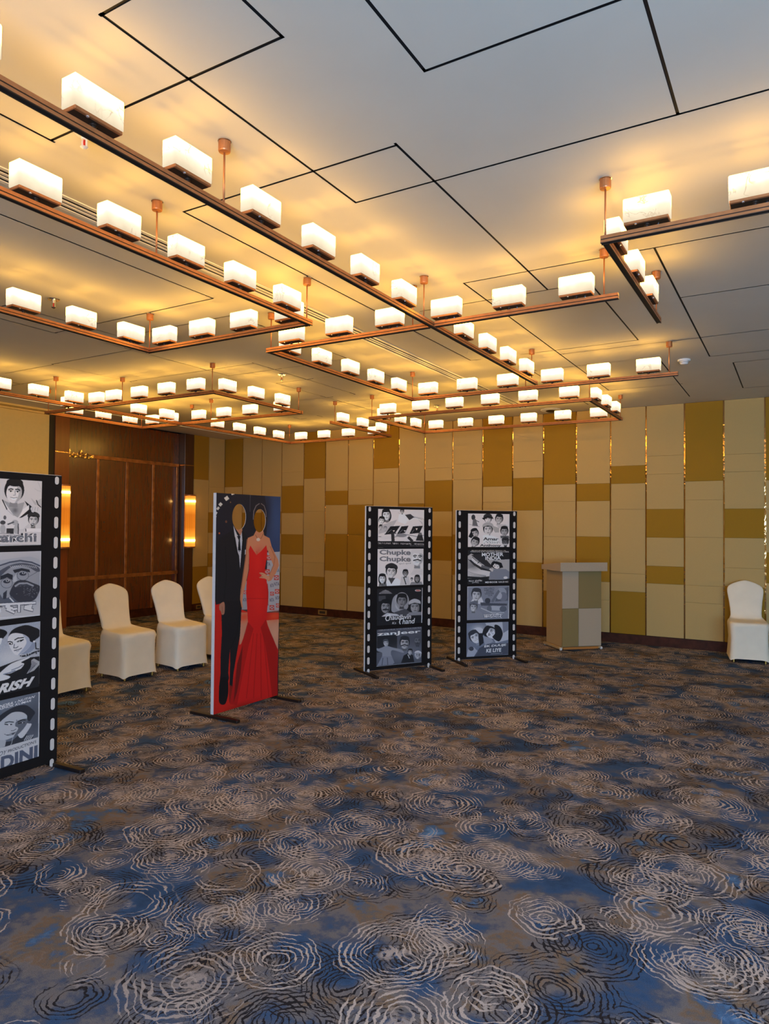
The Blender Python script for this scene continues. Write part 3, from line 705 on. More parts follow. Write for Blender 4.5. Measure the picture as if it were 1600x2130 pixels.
class Paint:
    """a small raster: shapes are given in the drawing's own units and land in the picture's 0..1 square"""
    SS = 2
    def __init__(s, w, h, quad, bg, frame=None):
        s.w, s.h = w*s.SS, h*s.SS
        s.im = np.empty((s.h, s.w, 3)); s.im[:] = np.array(bg, float)
        s.H = homography(quad, [(0, 0), (1, 0), (1, 1), (0, 1)]); s.fr = frame
    def to(s, pts):
        p = np.asarray(pts, float).reshape(-1, 2)
        q = np.c_[p, np.ones(len(p))]@s.H.T
        return q[:, :2]/q[:, 2:]*[s.w, s.h]
    def fillpx(s, P, col, alpha=1.0):
        x0, y0 = np.floor(P.min(0)).astype(int); x1, y1 = np.ceil(P.max(0)).astype(int)
        x0, y0, x1, y1 = max(x0, 0), max(y0, 0), min(x1, s.w), min(y1, s.h)
        if x1 <= x0 or y1 <= y0: return
        X, Y = np.meshgrid(np.arange(x0, x1)+.5, np.arange(y0, y1)+.5)
        ins = np.zeros(X.shape, bool)
        n = len(P)
        for i in range(n):
            (ax, ay), (bx, by) = P[i], P[(i+1) % n]
            if ay == by: continue
            c = (ay > Y) != (by > Y)
            ins ^= c & (X < (bx-ax)*(Y-ay)/(by-ay)+ax)
        r = s.im[y0:y1, x0:x1]; r[ins] = r[ins]*(1-alpha)+np.array(col, float)*alpha
    def poly(s, pts, col, alpha=1.0, curve=False):
        p = np.asarray(pts, float)
        if curve:                                            # Catmull-Rom through the points
            out = []; n = len(p)
            for i in range(n):
                a, b_, c, d = p[i-1], p[i], p[(i+1) % n], p[(i+2) % n]
                for t_ in np.linspace(0, 1, 6, endpoint=False):
                    out.append(.5*((2*b_)+(-a+c)*t_+(2*a-5*b_+4*c-d)*t_**2+(-a+3*b_-3*c+d)*t_**3))
            p = np.array(out)
        s.fillpx(s.to(p), col, alpha)
    def ell(s, cx, cy, rx, ry, col, rot=0, alpha=1.0):
        a = np.linspace(0, 2*PI, 30, endpoint=False); c, sn = math.cos(rot), math.sin(rot)
        x, y = rx*np.cos(a), ry*np.sin(a)
        s.fillpx(s.to(np.c_[cx+x*c-y*sn, cy+x*sn+y*c]), col, alpha)
    def line(s, pts, w, col, alpha=1.0):
        p = np.asarray(pts, float)
        for a, b_ in zip(p[:-1], p[1:]):
            d = b_-a; L = np.hypot(*d)
            if L < 1e-6: continue
            nrm = np.array([-d[1], d[0]])/L*w/2; e = d/L*w*.25
            s.fillpx(s.to([a-e+nrm, b_+e+nrm, b_+e-nrm, a-e-nrm]), col, alpha)
    def soft(s, cx, cy, rx, ry, col, alpha):
        P = s.to([(cx, cy), (cx+rx, cy), (cx, cy+ry)]); c = P[0]; a = np.hypot(*(P[1]-c)); b_ = np.hypot(*(P[2]-c))
        Y, X = np.mgrid[0:s.h, 0:s.w]
        g = np.exp(-((X-c[0])/max(a, .5))**2-((Y-c[1])/max(b_, .5))**2)[..., None]*alpha
        s.im = s.im*(1-g)+np.array(col, float)*g
    def grad(s, c0, c1, horizontal=False):
        t_ = np.linspace(0, 1, s.w if horizontal else s.h)
        t_ = t_[None, :, None] if horizontal else t_[:, None, None]
        s.im[:] = np.array(c0, float)*(1-t_)+np.array(c1, float)*t_
    def speck(s, amp, seed=0):
        s.im = s.im+np.random.default_rng(seed).normal(0, amp, (s.h, s.w, 1))
    def text(s, txt, quad, col, bold=0.0, slant=0.0, outline=None, ow=0):
        v, tr = glyph_tris(txt, bold, slant); q = np.array(quad, float)
        if outline is not None: s.text(txt, quad, outline, bold+ow, slant)
        if not len(v): return
        u, w = v[:, :1], v[:, 1:]
        P = s.to(q[0]*(1-u)*(1-w)+q[1]*u*(1-w)+q[2]*u*w+q[3]*(1-u)*w)
        for f in tr: s.fillpx(P[f], col)
    def stroke(s, strokes, w, col, outline=None, ow=0):
        if outline is not None:
            for st in strokes: s.line(st, w+ow, outline)
        for st in strokes: s.line(st, w, col)
    def face(s, cx, cy, r, skin, hair, tilt=0., dark=None, beard=None, cap=None, long=False, look=0., smile=True, lit=1, specs=False, veil=None, brow=1.0):
        """a plain generic head in shaded tones; r is half its height"""
        dark = dark if dark is not None else [c*.55 for c in skin]; ink = [c*.22 for c in skin]
        c, sn = math.cos(tilt), math.sin(tilt)
        def p(x, y): return (cx+(x*c-y*sn)*r, cy+(x*sn+y*c)*r)
        def E(x, y, rx, ry, col, rot=0, a=1.0): q = p(x, y); s.ell(q[0], q[1], rx*r, ry*r, col, tilt+rot, a)
        if veil is not None: E(0, -.02, 1.08, 1.28, veil); E(0, .75, 1.0, .8, veil)
        if long: E(0, .15, .88, 1.22, hair)
        E(0, -.18, .84, .98, hair)
        s.poly([p(-.28, .6), p(.28, .6), p(.36, 1.25), p(-.36, 1.25)], dark)
        E(look*.06, .08, .66, .86, skin)
        s.poly([p(lit*.12, -.7), p(lit*.62, -.35), p(lit*.66, .15), p(lit*.5, .62), p(lit*.1, .93), p(lit*.3, .5), p(lit*.38, 0)], dark, .55, True)
        E(0, -.82, .70, .34, hair); s.poly([p(-.75, -.1), p(-.72, -.75), p(0, -.95), p(.72, -.75), p(.75, -.1), p(.56, -.42), p(.2, -.62), p(-.3, -.60), p(-.58, -.40)], hair)
        for k in (-1, 1):
            x = k*.29+look*.10
            s.line([p(x-.19, -.20-.02*k), p(x, -.265), p(x+.19, -.20+.02*k)], .075*r*brow, ink)
            E(x, -.06, .16, .075, [min(255, v*1.12) for v in skin]); E(x+look*.05, -.06, .07, .075, ink)
            s.line([p(x-.17, -.08), p(x, -.13), p(x+.17, -.08)], .035*r, ink)
            if specs: s.line([p(x+.23*math.cos(a), .02+.21*math.sin(a)) for a in np.linspace(0, 2*PI, 13)], .03*r, ink)
        s.line([p(.05+look*.1, -.1), p(.12+look*.12, .24), p(-.06+look*.1, .27)], .05*r, dark)
        if beard is not None:
            s.poly([p(-.6, .25), p(-.3, .42), p(.3, .42), p(.6, .25), p(.5, .8), p(.2, 1.12), p(-.2, 1.12), p(-.5, .8)], beard, 1, True)
            s.line([p(-.34, .46), p(0, .36), p(.34, .46)], .12*r, beard)
        if smile: s.poly([p(-.26, .46), p(0, .50), p(.26, .44), p(.12, .62), p(-.12, .62)], [235, 228, 222]); s.line([p(-.28, .45), p(0, .50), p(.28, .43)], .035*r, ink)
        else: s.line([p(-.2, .52), p(0, .49), p(.2, .52)], .06*r, ink); s.line([p(-.12, .60), p(.12, .60)], .04*r, dark)
        if cap is not None:
            s.poly([p(-.85, -.42), p(-.80, -.95), p(0, -1.28), p(.80, -.95), p(.85, -.42), p(0, -.66)], cap, 1, True)
            s.line([p(-.8, -.46), p(0, -.66), p(.8, -.46)], .10*r, [v*.45 for v in cap])
    def cells(s):
        im = np.clip(s.im.reshape(s.h//s.SS, s.SS, s.w//s.SS, s.SS, 3).mean((1, 3)), 0, 255)/255.0
        return s2l(im)
PK = .60                                         # reflectance of the lightest ink on the cloth
def print_mesh(lin, w, h, holes=(), back=None, depth=0.0):
    """a fine grid that carries the print, x to the right and z up, facing -y; holes are ellipses in 0..1 units"""
    ny, nx = lin.shape[:2]
    u = np.linspace(0, 1, nx); v = np.linspace(0, 1, ny)
    U, Vv = np.meshgrid(u, v); x, z = U.ravel()*w, (1-Vv.ravel())*h
    idx = np.arange(nx*ny).reshape(ny, nx)
    q = np.stack([idx[:-1, :-1], idx[1:, :-1], idx[1:, 1:], idx[:-1, 1:]], -1).reshape(-1, 4)
    keep = np.ones(len(q), bool)
    for cu, cv, ru, rv in holes:
        qc = np.stack([U.ravel()[q].mean(1), Vv.ravel()[q].mean(1)], -1)
        inside = ((qc[:, 0]-cu)/ru)**2+((qc[:, 1]-cv)/rv)**2 < 1
        rim = np.intersect1d(np.unique(q[inside & keep]), np.unique(q[~inside & keep])); keep &= ~inside
        du, dv = U.ravel()[rim]-cu, Vv.ravel()[rim]-cv; k = 1/np.sqrt((du/ru)**2+(dv/rv)**2)
        x[rim] = (cu+du*k)*w; z[rim] = (1-(cv+dv*k))*h
    q = q[keep]
    co = np.stack([x, np.zeros_like(x), z], -1); col = np.c_[lin.reshape(-1, 3)*PK/.60, np.ones(nx*ny)]
    mats = np.zeros(len(q), int)
    if depth:                                    # thickness: a white back and white edges
        e = np.concatenate([q[:, [0, 1]], q[:, [1, 2]], q[:, [2, 3]], q[:, [3, 0]]]); es = np.sort(e, 1)
        key = es[:, 0].astype(np.int64)*(nx*ny)+es[:, 1]; un, inv, cnt = np.unique(key, return_inverse=True, return_counts=True)
        bd = e[cnt[inv] == 1]; nn = nx*ny
        bk = co+[0, depth, 0]; co = np.concatenate([co, bk]); col = np.concatenate([col, col])
        side = np.stack([bd[:, 1], bd[:, 0], bd[:, 0]+nn, bd[:, 1]+nn], -1)
        mats = np.concatenate([mats, np.ones(len(q)+len(side), int)])
        q = np.concatenate([q, q[:, ::-1]+nn, side])
    used, inv = np.unique(q, return_inverse=True); q = inv.reshape(-1, 4); co = co[used]; col = col[used]
    me = bpy.data.meshes.new('print')
    me.vertices.add(len(co)); me.vertices.foreach_set('co', co.astype(np.float32).ravel())
    me.loops.add(q.size); me.loops.foreach_set('vertex_index', q.astype(np.int32).ravel())
    me.polygons.add(len(q)); me.polygons.foreach_set('loop_start', np.arange(0, q.size, 4, dtype=np.int32)); me.polygons.foreach_set('loop_total', np.full(len(q), 4, np.int32))
    me.materials.append(M['print']); me.materials.append(M['banner_white'])
    me.polygons.foreach_set('material_index', mats.astype(np.int32))
    at = me.color_attributes.new('print', 'FLOAT_COLOR', 'POINT'); at.data.foreach_set('color', col.astype(np.float32).ravel())
    me.update(calc_edges=True); me.validate(); return me

# each banner: lower left and right corners (front face, at z0), top height
def banner_frame(a, c, z0, z1):
    W = math.hypot(c[0]-a[0], c[1]-a[1]); rz = math.atan2(c[1]-a[1], c[0]-a[0])
    px = [project((a[0], a[1], z1)), project((c[0], c[1], z1)), project((c[0], c[1], z0)), project((a[0], a[1], z0))]
    return W, z1-z0, rz, px
def feet(t, W, names=('foot', 'foot')):
    for x in (.012, W-.012):
        b = MB(); b.bbox(x-.020, x+.020, -.27, .27, 0, .024, .003, M['foot']); b.build('foot', t)
def slot_mesh(hh):
    b = MB(); r = .0145
    pts = [(r*math.cos(a), hh/2-r+r*math.sin(a)) for a in np.linspace(0, PI, 7)]+[(r*math.cos(a), -hh/2+r+r*math.sin(a)) for a in np.linspace(PI, 2*PI, 7)]
    nn = len(pts)
    b.add([(q[0], -.0012, q[1]) for q in pts]+[(q[0], .0005, q[1]) for q in pts], [tuple(range(nn))]+[((i+1) % nn, i, nn+i, nn+(i+1) % nn) for i in range(nn)], M['film_white'])
    return b.mesh('printed_slot')
SLOT = {h: slot_mesh(h) for h in (.078, .052)}
def slots(t, W, Hh, u, z0):
    n = 15
    for k in range(n):
        hh = .052 if k in (0, n-1) else .078
        v = (.004+.0702*k)*Hh+hh/2
        link('printed_slot', SLOT[hh], t, (u*W, 0, z0+Hh-v))
def film_banner(name, a, c, z0, z1, label, group):
    W, Hh, rz, px = banner_frame(a, c, z0, z1)
    t = empty(name, (a[0], a[1], 0), rz); tag(t, label, 'banner', group)
    b = MB(); b.bbox(0, W, 0, .006, z0, z1, .002, M['film_black']); b.build('film_cloth', t)
    b = MB(); b.bbox(-.004, W+.004, .0065, .034, z0-.003, z1+.003, .004, M['banner_white']); b.build('back_board', t)
    feet(t, W); slots(t, W, Hh, .047, z0); slots(t, W, Hh, .953, z0)
    return t, W, Hh, homography(px, [(0, 0), (1, 0), (1, 1), (0, 1)])
def picture(t, W, Hh, z0, rect, P, label):
    u0, v0, u1, v1 = rect
    lin = P.cells(); g = lin@np.array([.21, .72, .07]); lin = np.minimum(.86, 1.55*(.45*lin+.55*g[..., None]*np.array([1.06, .99, .96])))
    me = print_mesh(lin, (u1-u0)*W, (v1-v0)*Hh)
    o = link('film_picture', me, t, (u0*W, -.0012, z0+(1-v1)*Hh)); o['label'] = label
    return o
def px_rect(Hm, fr, quad):
    """quad in a drawing frame (ox, oy, scale) -> upright rectangle on the banner, in 0..1"""
    ox, oy, k = fr
    p = np.array([(ox+x/k, oy+y/k, 1) for x, y in quad])@Hm.T; p = p[:, :2]/p[:, 2:]
    return (p[[0, 3], 0].mean(), p[[0, 1], 1].mean(), p[[1, 2], 0].mean(), p[[2, 3], 1].mean())
def quad_in_frame(Hm, rect, fr):
    u0, v0, u1, v1 = rect; I = np.linalg.inv(Hm)
    q = np.array([(u0, v0, 1), (u1, v0, 1), (u1, v1, 1), (u0, v1, 1)])@I.T; q = q[:, :2]/q[:, 2:]
    return [((x-fr[0])*fr[2], (y-fr[1])*fr[2]) for x, y in q]
INK, GREY, PALE, PAPER, BLUE = (24, 23, 26), (120, 118, 120), (190, 182, 178), (196, 186, 180), (96, 112, 140)

# ---- film banner beside the couple banner -------------------------------------
Z0 = .03
t, W, Hh, Hm = film_banner('film_banner', (-4.035, 6.41), (-3.60, 7.14), Z0, 1.82, 'film strip banner with four old cinema pictures, nearer of the two beyond the couple banner', 'film strip banners')
fr = (740, 1030, 5.461)
def start(quad, bg, n=(170, 132)):
    r = px_rect(Hm, fr, quad); return r, Paint(n[0], n[1], quad_in_frame(Hm, r, fr), bg)
r, P = start([(258, 152), (780, 173), (772, 600), (248, 592)], PAPER)
for k in range(9): P.line([(480+k*34, 200+k*9), (560+k*30, 230+k*6), (760, 260+k*16)], 3, GREY, .6)
P.poly([(250, 520), (775, 525), (772, 602), (246, 596)], INK)
P.face(350, 225, 62, (205, 198, 194), INK, -.1, long=True, smile=False); P.face(296, 290, 44, (200, 194, 190), INK, .1, smile=False)
P.face(285, 365, 26, (180, 175, 172), INK); P.face(338, 378, 24, (190, 184, 180), INK)
P.poly([(262, 400), (300, 340), (400, 300), (470, 280), (430, 350), (340, 420), (262, 440)], (150, 146, 146), .7)
P.poly([(480, 300), (490, 225), (520, 205), (560, 215), (600, 290), (560, 330)], (210, 203, 198)); P.face(528, 186, 26, (150, 146, 144), INK, cap=(60, 58, 60))
P.poly([(560, 225), (620, 215), (665, 250), (610, 285)], (50, 49, 52)); P.line([(580, 300), (680, 262), (760, 300)], 10, (200, 194, 190))
for x0, x1, x2, x3, n_ in ((335, 395, 505, 450, 1), (470, 520, 600, 560, 1), (610, 650, 762, 725, 0)):            # the slanted title letters
    P.poly([(x0, 440), (x1, 355), (x2, 348), (x3, 428)], INK); P.line([(x0+28, 425), (x1+14, 392)], 4, GREY)
    if n_: P.poly([(x1+25, 400), (x1+52, 398), (x1+38, 418)], PAPER)
P.line([(330, 444), (460, 432)], 8, INK); P.poly([(680, 375), (705, 375), (690, 400)], PAPER)
P.line([(260, 470), (420, 480), (560, 445), (700, 470), (770, 455)], 6, (80, 78, 80)); P.line([(420, 430), (425, 520)], 36, (40, 39, 42)); P.line([(600, 480), (640, 520)], 30, (44, 43, 45))
P.ell(520, 455, 60, 22, GREY); P.ell(345, 480, 60, 18, PALE); P.poly([(680, 515), (715, 430), (745, 425), (772, 520)], (40, 39, 42)); P.ell(730, 440, 20, 16, (90, 88, 90))
for i, (x0, x1, s_) in enumerate(((256, 400, 'DILIP KUMAR'), (418, 486, 'NIMMI'), (508, 630, 'PREMNATH'), (664, 772, 'MEHBOOB'))): P.text(s_, [(x0, 535+i*3), (x1, 538+i*3), (x1, 556+i*3), (x0, 553+i*3)], PALE)
P.text('MUSIC NAUSHAD', [(615, 565), (762, 569), (762, 580), (615, 577)], GREY)
picture(t, W, Hh, Z0, r, P, 'pale picture of faces over dark slanted lettering')
r, P = start([(250, 607), (772, 614), (765, 1020), (245, 1031)], PAPER)
P.text('Chupke', [(272, 622), (625, 620), (625, 700), (272, 690)], (100, 98, 104), .035); P.text('Chupke', [(272, 697), (625, 693), (625, 775), (272, 765)], (100, 98, 104), .035)
P.line([(370, 624), (510, 626)], 3, GREY); P.text('चुपके चुपके', [(490, 770), (628, 764), (628, 785), (490, 790)], (120, 116, 116))
P.face(700, 710, 98, (200, 192, 188), (188, 180, 176), .03, dark=(120, 116, 116), brow=1.4, lit=1); P.line([(655, 742), (700, 732), (740, 745)], 12, INK)
for k in range(7): P.line([(660-k*6, 838+k*10), (758, 842+k*10)], 2.5, (150, 145, 142))
P.poly([(330, 1031), (365, 950), (480, 945), (520, 985), (530, 1031)], (214, 205, 200)); P.face(405, 868, 76, (190, 183, 178), INK, .05, cap=(40, 39, 42)); P.poly([(370, 940), (405, 1010), (450, 940)], (60, 58, 60))
P.poly([(262, 1031), (275, 985), (345, 985), (355, 1031)], (90, 88, 90)); P.face(304, 948, 52, (206, 199, 195), INK, 0, long=True, smile=False)
P.poly([(500, 1027), (520, 925), (600, 920), (620, 1026)], (176, 170, 166)); P.line([(545, 930), (570, 1010)], 10, INK); P.face(565, 886, 40, (120, 116, 114), INK, 0)
P.poly([(612, 1025), (630, 985), (745, 980), (765, 1022)], (120, 118, 120)); P.face(698, 946, 38, (130, 126, 124), INK, 0, long=True, smile=False); P.face(636, 952, 16, (150, 146, 144), INK)
picture(t, W, Hh, Z0, r, P, 'pale picture with a twice repeated bold grey title')
r, P = start([(245, 1058), (765, 1052), (752, 1455), (238, 1478)], (26, 26, 32))
P.speck(4, 3)
P.poly([(262, 1122), (300, 1090), (340, 1076), (380, 1090), (418, 1120)], (130, 130, 138))
for k in range(9): P.line([(262+k*17, 1122), (300+k*14, 1078)], 3, (30, 30, 36)); P.line([(300+k*14, 1122), (262+k*17, 1090)], 3, (30, 30, 36))
P.poly([(262, 1145), (340, 1142), (345, 1200), (262, 1205)], (70, 72, 82), .7)
P.face(525, 1200, 74, (112, 110, 114), (26, 26, 30), .03, veil=(120, 124, 134), smile=False); P.poly([(420, 1180), (470, 1130), (455, 1230), (500, 1320), (410, 1320)], (150, 154, 166), .8, True)
P.poly([(440, 1330), (560, 1290), (640, 1340), (600, 1370), (430, 1370)], (60, 62, 72))
P.face(342, 1268, 76, (120, 120, 126), (22, 22, 26), .05, beard=None, smile=False, dark=(34, 34, 40)); P.line([(310, 1302), (342, 1294), (376, 1302)], 12, INK); P.poly([(290, 1380), (360, 1335), (470, 1350), (520, 1380)], (160, 164, 174))
P.face(672, 1272, 74, (128, 128, 134), (26, 26, 30), -.08, cap=(150, 152, 160), smile=False); P.poly([(560, 1375), (610, 1330), (745, 1325), (745, 1370)], (110, 114, 126))
P.poly([(250, 1380), (750, 1360), (748, 1456), (240, 1478)], (26, 26, 32), .9)
W1 = (205, 203, 206)
P.text('haudhvin', [(378, 1363), (628, 1350), (628, 1402), (378, 1418)], W1, .01, .2); P.line([(388, 1357), (352, 1372), (340, 1400), (352, 1424), (376, 1420)], 9, W1)
P.text('Ka', [(415, 1440), (458, 1436), (458, 1462), (415, 1464)], W1, 0, .2); P.text('hand', [(530, 1404), (672, 1394), (672, 1458), (530, 1464)], W1, .01, .2); P.line([(545, 1396), (505, 1412), (497, 1444), (510, 1472)], 9, W1)
P.ell(706, 1084, 34, 11, (200, 196, 196)); P.ell(706, 1084, 27, 8, (196, 50, 36))
P.line([(758, 1056), (748, 1456)], 9, (170, 172, 180))
picture(t, W, Hh, Z0, r, P, 'dark picture with three heads and white script lettering')
r, P = start([(246, 1526), (752, 1496), (745, 1896), (230, 1948)], (62, 70, 88))
P.poly([(246, 1600), (470, 1585), (470, 1740), (240, 1790)], (30, 32, 40)); P.soft(560, 1800, 220, 90, (92, 106, 132), .7)
P.text('VIRENDRA VISHWAKARMA', [(258, 1530), (748, 1500), (748, 1514), (258, 1544)], (130, 138, 152))
P.text('zanJeer', [(246, 1560), (738, 1528), (736, 1575), (246, 1612)], (206, 202, 204), .02)
P.face(556, 1680, 70, (140, 146, 158), (36, 40, 50), .03, smile=False, brow=1.5); P.line([(515, 1712), (553, 1698), (592, 1708)], 12, (40, 42, 50))
P.face(702, 1655, 52, (84, 92, 108), (60, 68, 84), 0, beard=(56, 62, 76), smile=False)
P.face(345, 1680, 40, (150, 156, 168), (60, 66, 78), -.15, smile=False)
P.poly([(300, 1730), (350, 1712), (420, 1730), (520, 1755), (540, 1790), (420, 1760), (400, 1800), (410, 1850), (310, 1850), (300, 1790), (250, 1770), (232, 1735), (262, 1742)], (112, 122, 142), 1, True)
P.poly([(246, 1935), (300, 1830), (410, 1830), (440, 1900), (420, 1920)], (100, 112, 136)); P.line([(310, 1850), (300, 1930)], 8, (60, 68, 86)); P.line([(360, 1845), (365, 1925)], 8, (60, 68, 86))
P.poly([(515, 1905), (545, 1820), (590, 1795), (650, 1815), (665, 1895)], (30, 32, 40)); P.face(618, 1780, 34, (150, 158, 172), (34, 36, 44), .1, smile=False); P.line([(592, 1810), (610, 1850)], 8, (170, 176, 188))
P.face(705, 1820, 44, (130, 140, 158), (150, 160, 178), .1, cap=(160, 168, 184), smile=True); P.line([(232, 1946), (745, 1896)], 5, (170, 178, 190))
picture(t, W, Hh, Z0, r, P, 'blue grey picture with a chunky white title')

# ---- film banner nearest the lectern ----------------------------------------------
t, W, Hh, Hm = film_banner('film_banner', (-3.485, 7.55), (-2.955, 8.15), Z0, 1.80, 'film strip banner with four old cinema pictures, nearest the lectern', 'film strip banners')
fr = (930, 1040, 5.917)
r, P = start([(260, 160), (772, 180), (765, 578), (256, 578)], PAPER)
P.ell(325, 215, 24, 34, (50, 49, 52)); P.poly([(312, 320), (320, 240), (355, 235), (382, 322)], (90, 88, 90)); P.line([(275, 300), (400, 330)], 4, GREY); P.line([(350, 250), (395, 270)], 8, (70, 68, 70))
P.face(505, 238, 56, (196, 188, 184), INK, -.12, cap=(40, 39, 42), smile=True); P.poly([(430, 225), (480, 205), (560, 205), (570, 235), (500, 220), (450, 245)], INK)
P.face(640, 240, 60, (160, 154, 150), INK, .12, long=False, smile=True); P.poly([(600, 300), (720, 300), (760, 330), (640, 350)], (170, 164, 160))
P.face(505, 365, 72, (188, 181, 176), INK, -.05, cap=(150, 146, 144), smile=False); P.poly([(540, 310), (640, 345), (640, 400), (590, 400)], (150, 146, 142)); P.poly([(440, 440), (480, 425), (560, 440), (640, 470), (620, 520), (450, 520)], (206, 198, 192))
P.face(345, 412, 58, (168, 161, 156), INK, -.3, smile=False); P.poly([(265, 450), (300, 380), (330, 440), (300, 470)], INK); P.face(345, 520, 62, (160, 154, 150), INK, .35, smile=True, long=False)
P.face(705, 388, 60, (150, 144, 140), INK, 0, long=False, smile=False); P.poly([(655, 440), (760, 440), (765, 470), (660, 470)], (80, 78, 80)); P.face(718, 520, 50, (90, 88, 90), INK, 0, cap=(40, 39, 42)); P.line([(690, 545), (745, 545)], 9, PALE)
TI = (44, 43, 48)
P.text('Amar', [(446, 458), (634, 462), (634, 498), (446, 496)], TI, .03, 0, (206, 198, 192), .03); P.text('Akbar', [(440, 500), (655, 504), (655, 538), (440, 536)], (205, 197, 192), .03, 0, TI, .035); P.text('Anthony', [(405, 542), (665, 545), (665, 580), (405, 578)], TI, .03, 0, (206, 198, 192), .03)
P.line([(258, 165), (258, 578)], 6, PALE)
picture(t, W, Hh, Z0, r, P, 'pale picture crowded with six heads in caps')
r, P = start([(256, 612), (772, 622), (766, 1025), (252, 1040)], (28, 27, 30))
P.poly([(256, 690), (300, 660), (420, 720), (560, 740), (768, 730), (766, 960), (256, 965)], (150, 145, 142)); P.poly([(256, 850), (420, 790), (560, 800), (520, 960), (256, 962)], (186, 178, 173)); P.soft(330, 800, 90, 60, (96, 94, 96), .8)
for k in range(6): P.line([(262, 880+k*14), (340, 905+k*9), (480, 930+k*5)], 4, (90, 88, 90), .8)
P.line([(258, 950), (420, 960), (560, 945), (766, 962)], 22, (30, 29, 32)); P.poly([(300, 680), (420, 665), (560, 820), (530, 850), (440, 790)], (40, 38, 42))
P.line([(290, 720), (350, 780), (430, 830), (530, 850)], 58, (40, 39, 42)); P.line([(295, 715), (350, 765), (430, 815)], 30, (190, 183, 178)); P.line([(378, 780), (404, 750)], 8, INK); P.ell(285, 708, 26, 30, (160, 154, 150)); P.line([(430, 815), (540, 850)], 30, (90, 88, 92))
P.face(600, 806, 52, (196, 189, 184), INK, -1.0, smile=False); P.poly([(555, 770), (610, 755), (670, 775), (690, 830), (650, 840), (640, 800)], INK)
P.poly([(515, 980), (530, 880), (580, 850), (720, 850), (765, 880), (766, 965), (690, 980)], (104, 112, 130)); P.line([(530, 850), (560, 870)], 24, (170, 164, 160)); P.ell(720, 955, 26, 16, (190, 183, 178))
WT = (214, 205, 198)
for i_, (x0, x1, y, h_, s_) in enumerate(((305, 722, 616, 13, 'MEHBOOB PRODUCTIONS PRIVATE LTD'), (292, 760, 632, 15, 'NARGIS SUNIL DUTT RAJENDRA KUMAR RAAJ KUMAR'))): P.text(s_, [(x0, y), (x1, y+2), (x1, y+2+h_), (x0, y+h_)], (190, 170, 140) if not i_ else WT, .02)
P.text('MOTHER', [(428, 652), (694, 648), (694, 692), (428, 694)], WT, .03, 0, INK, .04); P.text('INDIA', [(472, 696), (662, 692), (664, 736), (472, 738)], WT, .03, 0, INK, .04)
P.text('मदर इंडिया', [(268, 982), (434, 978), (434, 1004), (268, 1010)], WT, .01); P.line([(310, 1020), (345, 1012), (390, 1018)], 4, WT); P.text('MEHBOOB', [(470, 1002), (618, 998), (618, 1018), (470, 1022)], WT, .02); P.text('NAUSHAD', [(634, 998), (752, 996), (752, 1014), (634, 1018)], WT, .01)
picture(t, W, Hh, Z0, r, P, 'grey picture of a straining figure under a white title')
r, P = start([(252, 1068), (770, 1054), (758, 1456), (245, 1484)], (104, 116, 138))
P.speck(6, 5)
P.poly([(590, 1250), (640, 1110), (760, 1070), (750, 1240)], (74, 84, 104)); P.ell(670, 1140, 60, 60, (120, 132, 152)); P.ell(690, 1190, 50, 56, (92, 102, 124)); P.ell(640, 1180, 36, 44, (140, 150, 168)); P.poly([(540, 1250), (630, 1100), (650, 1130), (570, 1260)], (84, 94, 114))
for k, (x0, x1) in enumerate(((455, 585), (458, 580), (480, 570), (462, 575), (505, 560))): P.text(('SHAKTI SAMANTA', 'SHAMMI KAPOOR', 'SHARMILA', 'TAGORE', 'O.P.')[k], [(x0, 1082+k*22), (x1, 1078+k*22), (x1, 1094+k*22), (x0, 1098+k*22)], (54, 60, 76), .02)
P.poly([(290, 1260), (330, 1200), (420, 1190), (450, 1255), (400, 1280)], (170, 178, 190)); P.face(362, 1170, 76, (160, 166, 176), (44, 48, 60), .06, smile=False)
P.poly([(262, 1480), (280, 1370), (340, 1345), (430, 1380), (450, 1474)], (110, 120, 140)); P.face(328, 1318, 58, (150, 158, 170), (56, 62, 76), .05, cap=(80, 90, 110))
P.poly([(410, 1260), (540, 1270), (740, 1275), (735, 1300), (420, 1300)], (60, 68, 84)); P.ell(500, 1240, 34, 34, (52, 58, 72)); P.poly([(480, 1350), (560, 1300), (700, 1310), (740, 1330), (640, 1360)], (140, 150, 166)); P.ell(520, 1340, 30, 40, (84, 94, 112)); P.ell(690, 1340, 44, 36, (76, 86, 106)); P.line([(420, 1330), (560, 1390), (700, 1385)], 12, (150, 158, 172))
DV = (190, 192, 198)
# title strokes in the Indian script: bar, then the letters below it
P.stroke([[(452, 1412), (680, 1404)], [(490, 1412), (490, 1448)], [(490, 1428), (464, 1424), (466, 1442), (490, 1436), (516, 1424), (520, 1442)], [(545, 1412), (530, 1426), (550, 1440), (536, 1448)], [(560, 1424), (562, 1446)], [(575, 1412), (577, 1434), (604, 1428)], [(604, 1410), (606, 1446)], [(624, 1410), (628, 1444)], [(606, 1408), (612, 1392), (630, 1396), (628, 1410)], [(652, 1408), (666, 1424), (646, 1432), (672, 1450)]], 8, DV, (50, 56, 70), 6)
P.line([(252, 1070), (768, 1056)], 7, (172, 176, 184)); P.line([(253, 1070), (246, 1482)], 10, (172, 176, 184)); P.line([(766, 1056), (756, 1456)], 10, (172, 176, 184))
picture(t, W, Hh, Z0, r, P, 'blue grey picture with Indian script lettering')
r, P = start([(243, 1522), (758, 1494), (752, 1896), (238, 1940)], (86, 104, 134))
P.poly([(470, 1515), (757, 1496), (752, 1720), (600, 1760)], (150, 160, 178)); P.poly([(680, 1500), (757, 1494), (755, 1600), (690, 1640)], (96, 112, 140)); P.soft(380, 1600, 90, 60, (170, 178, 192), .8)
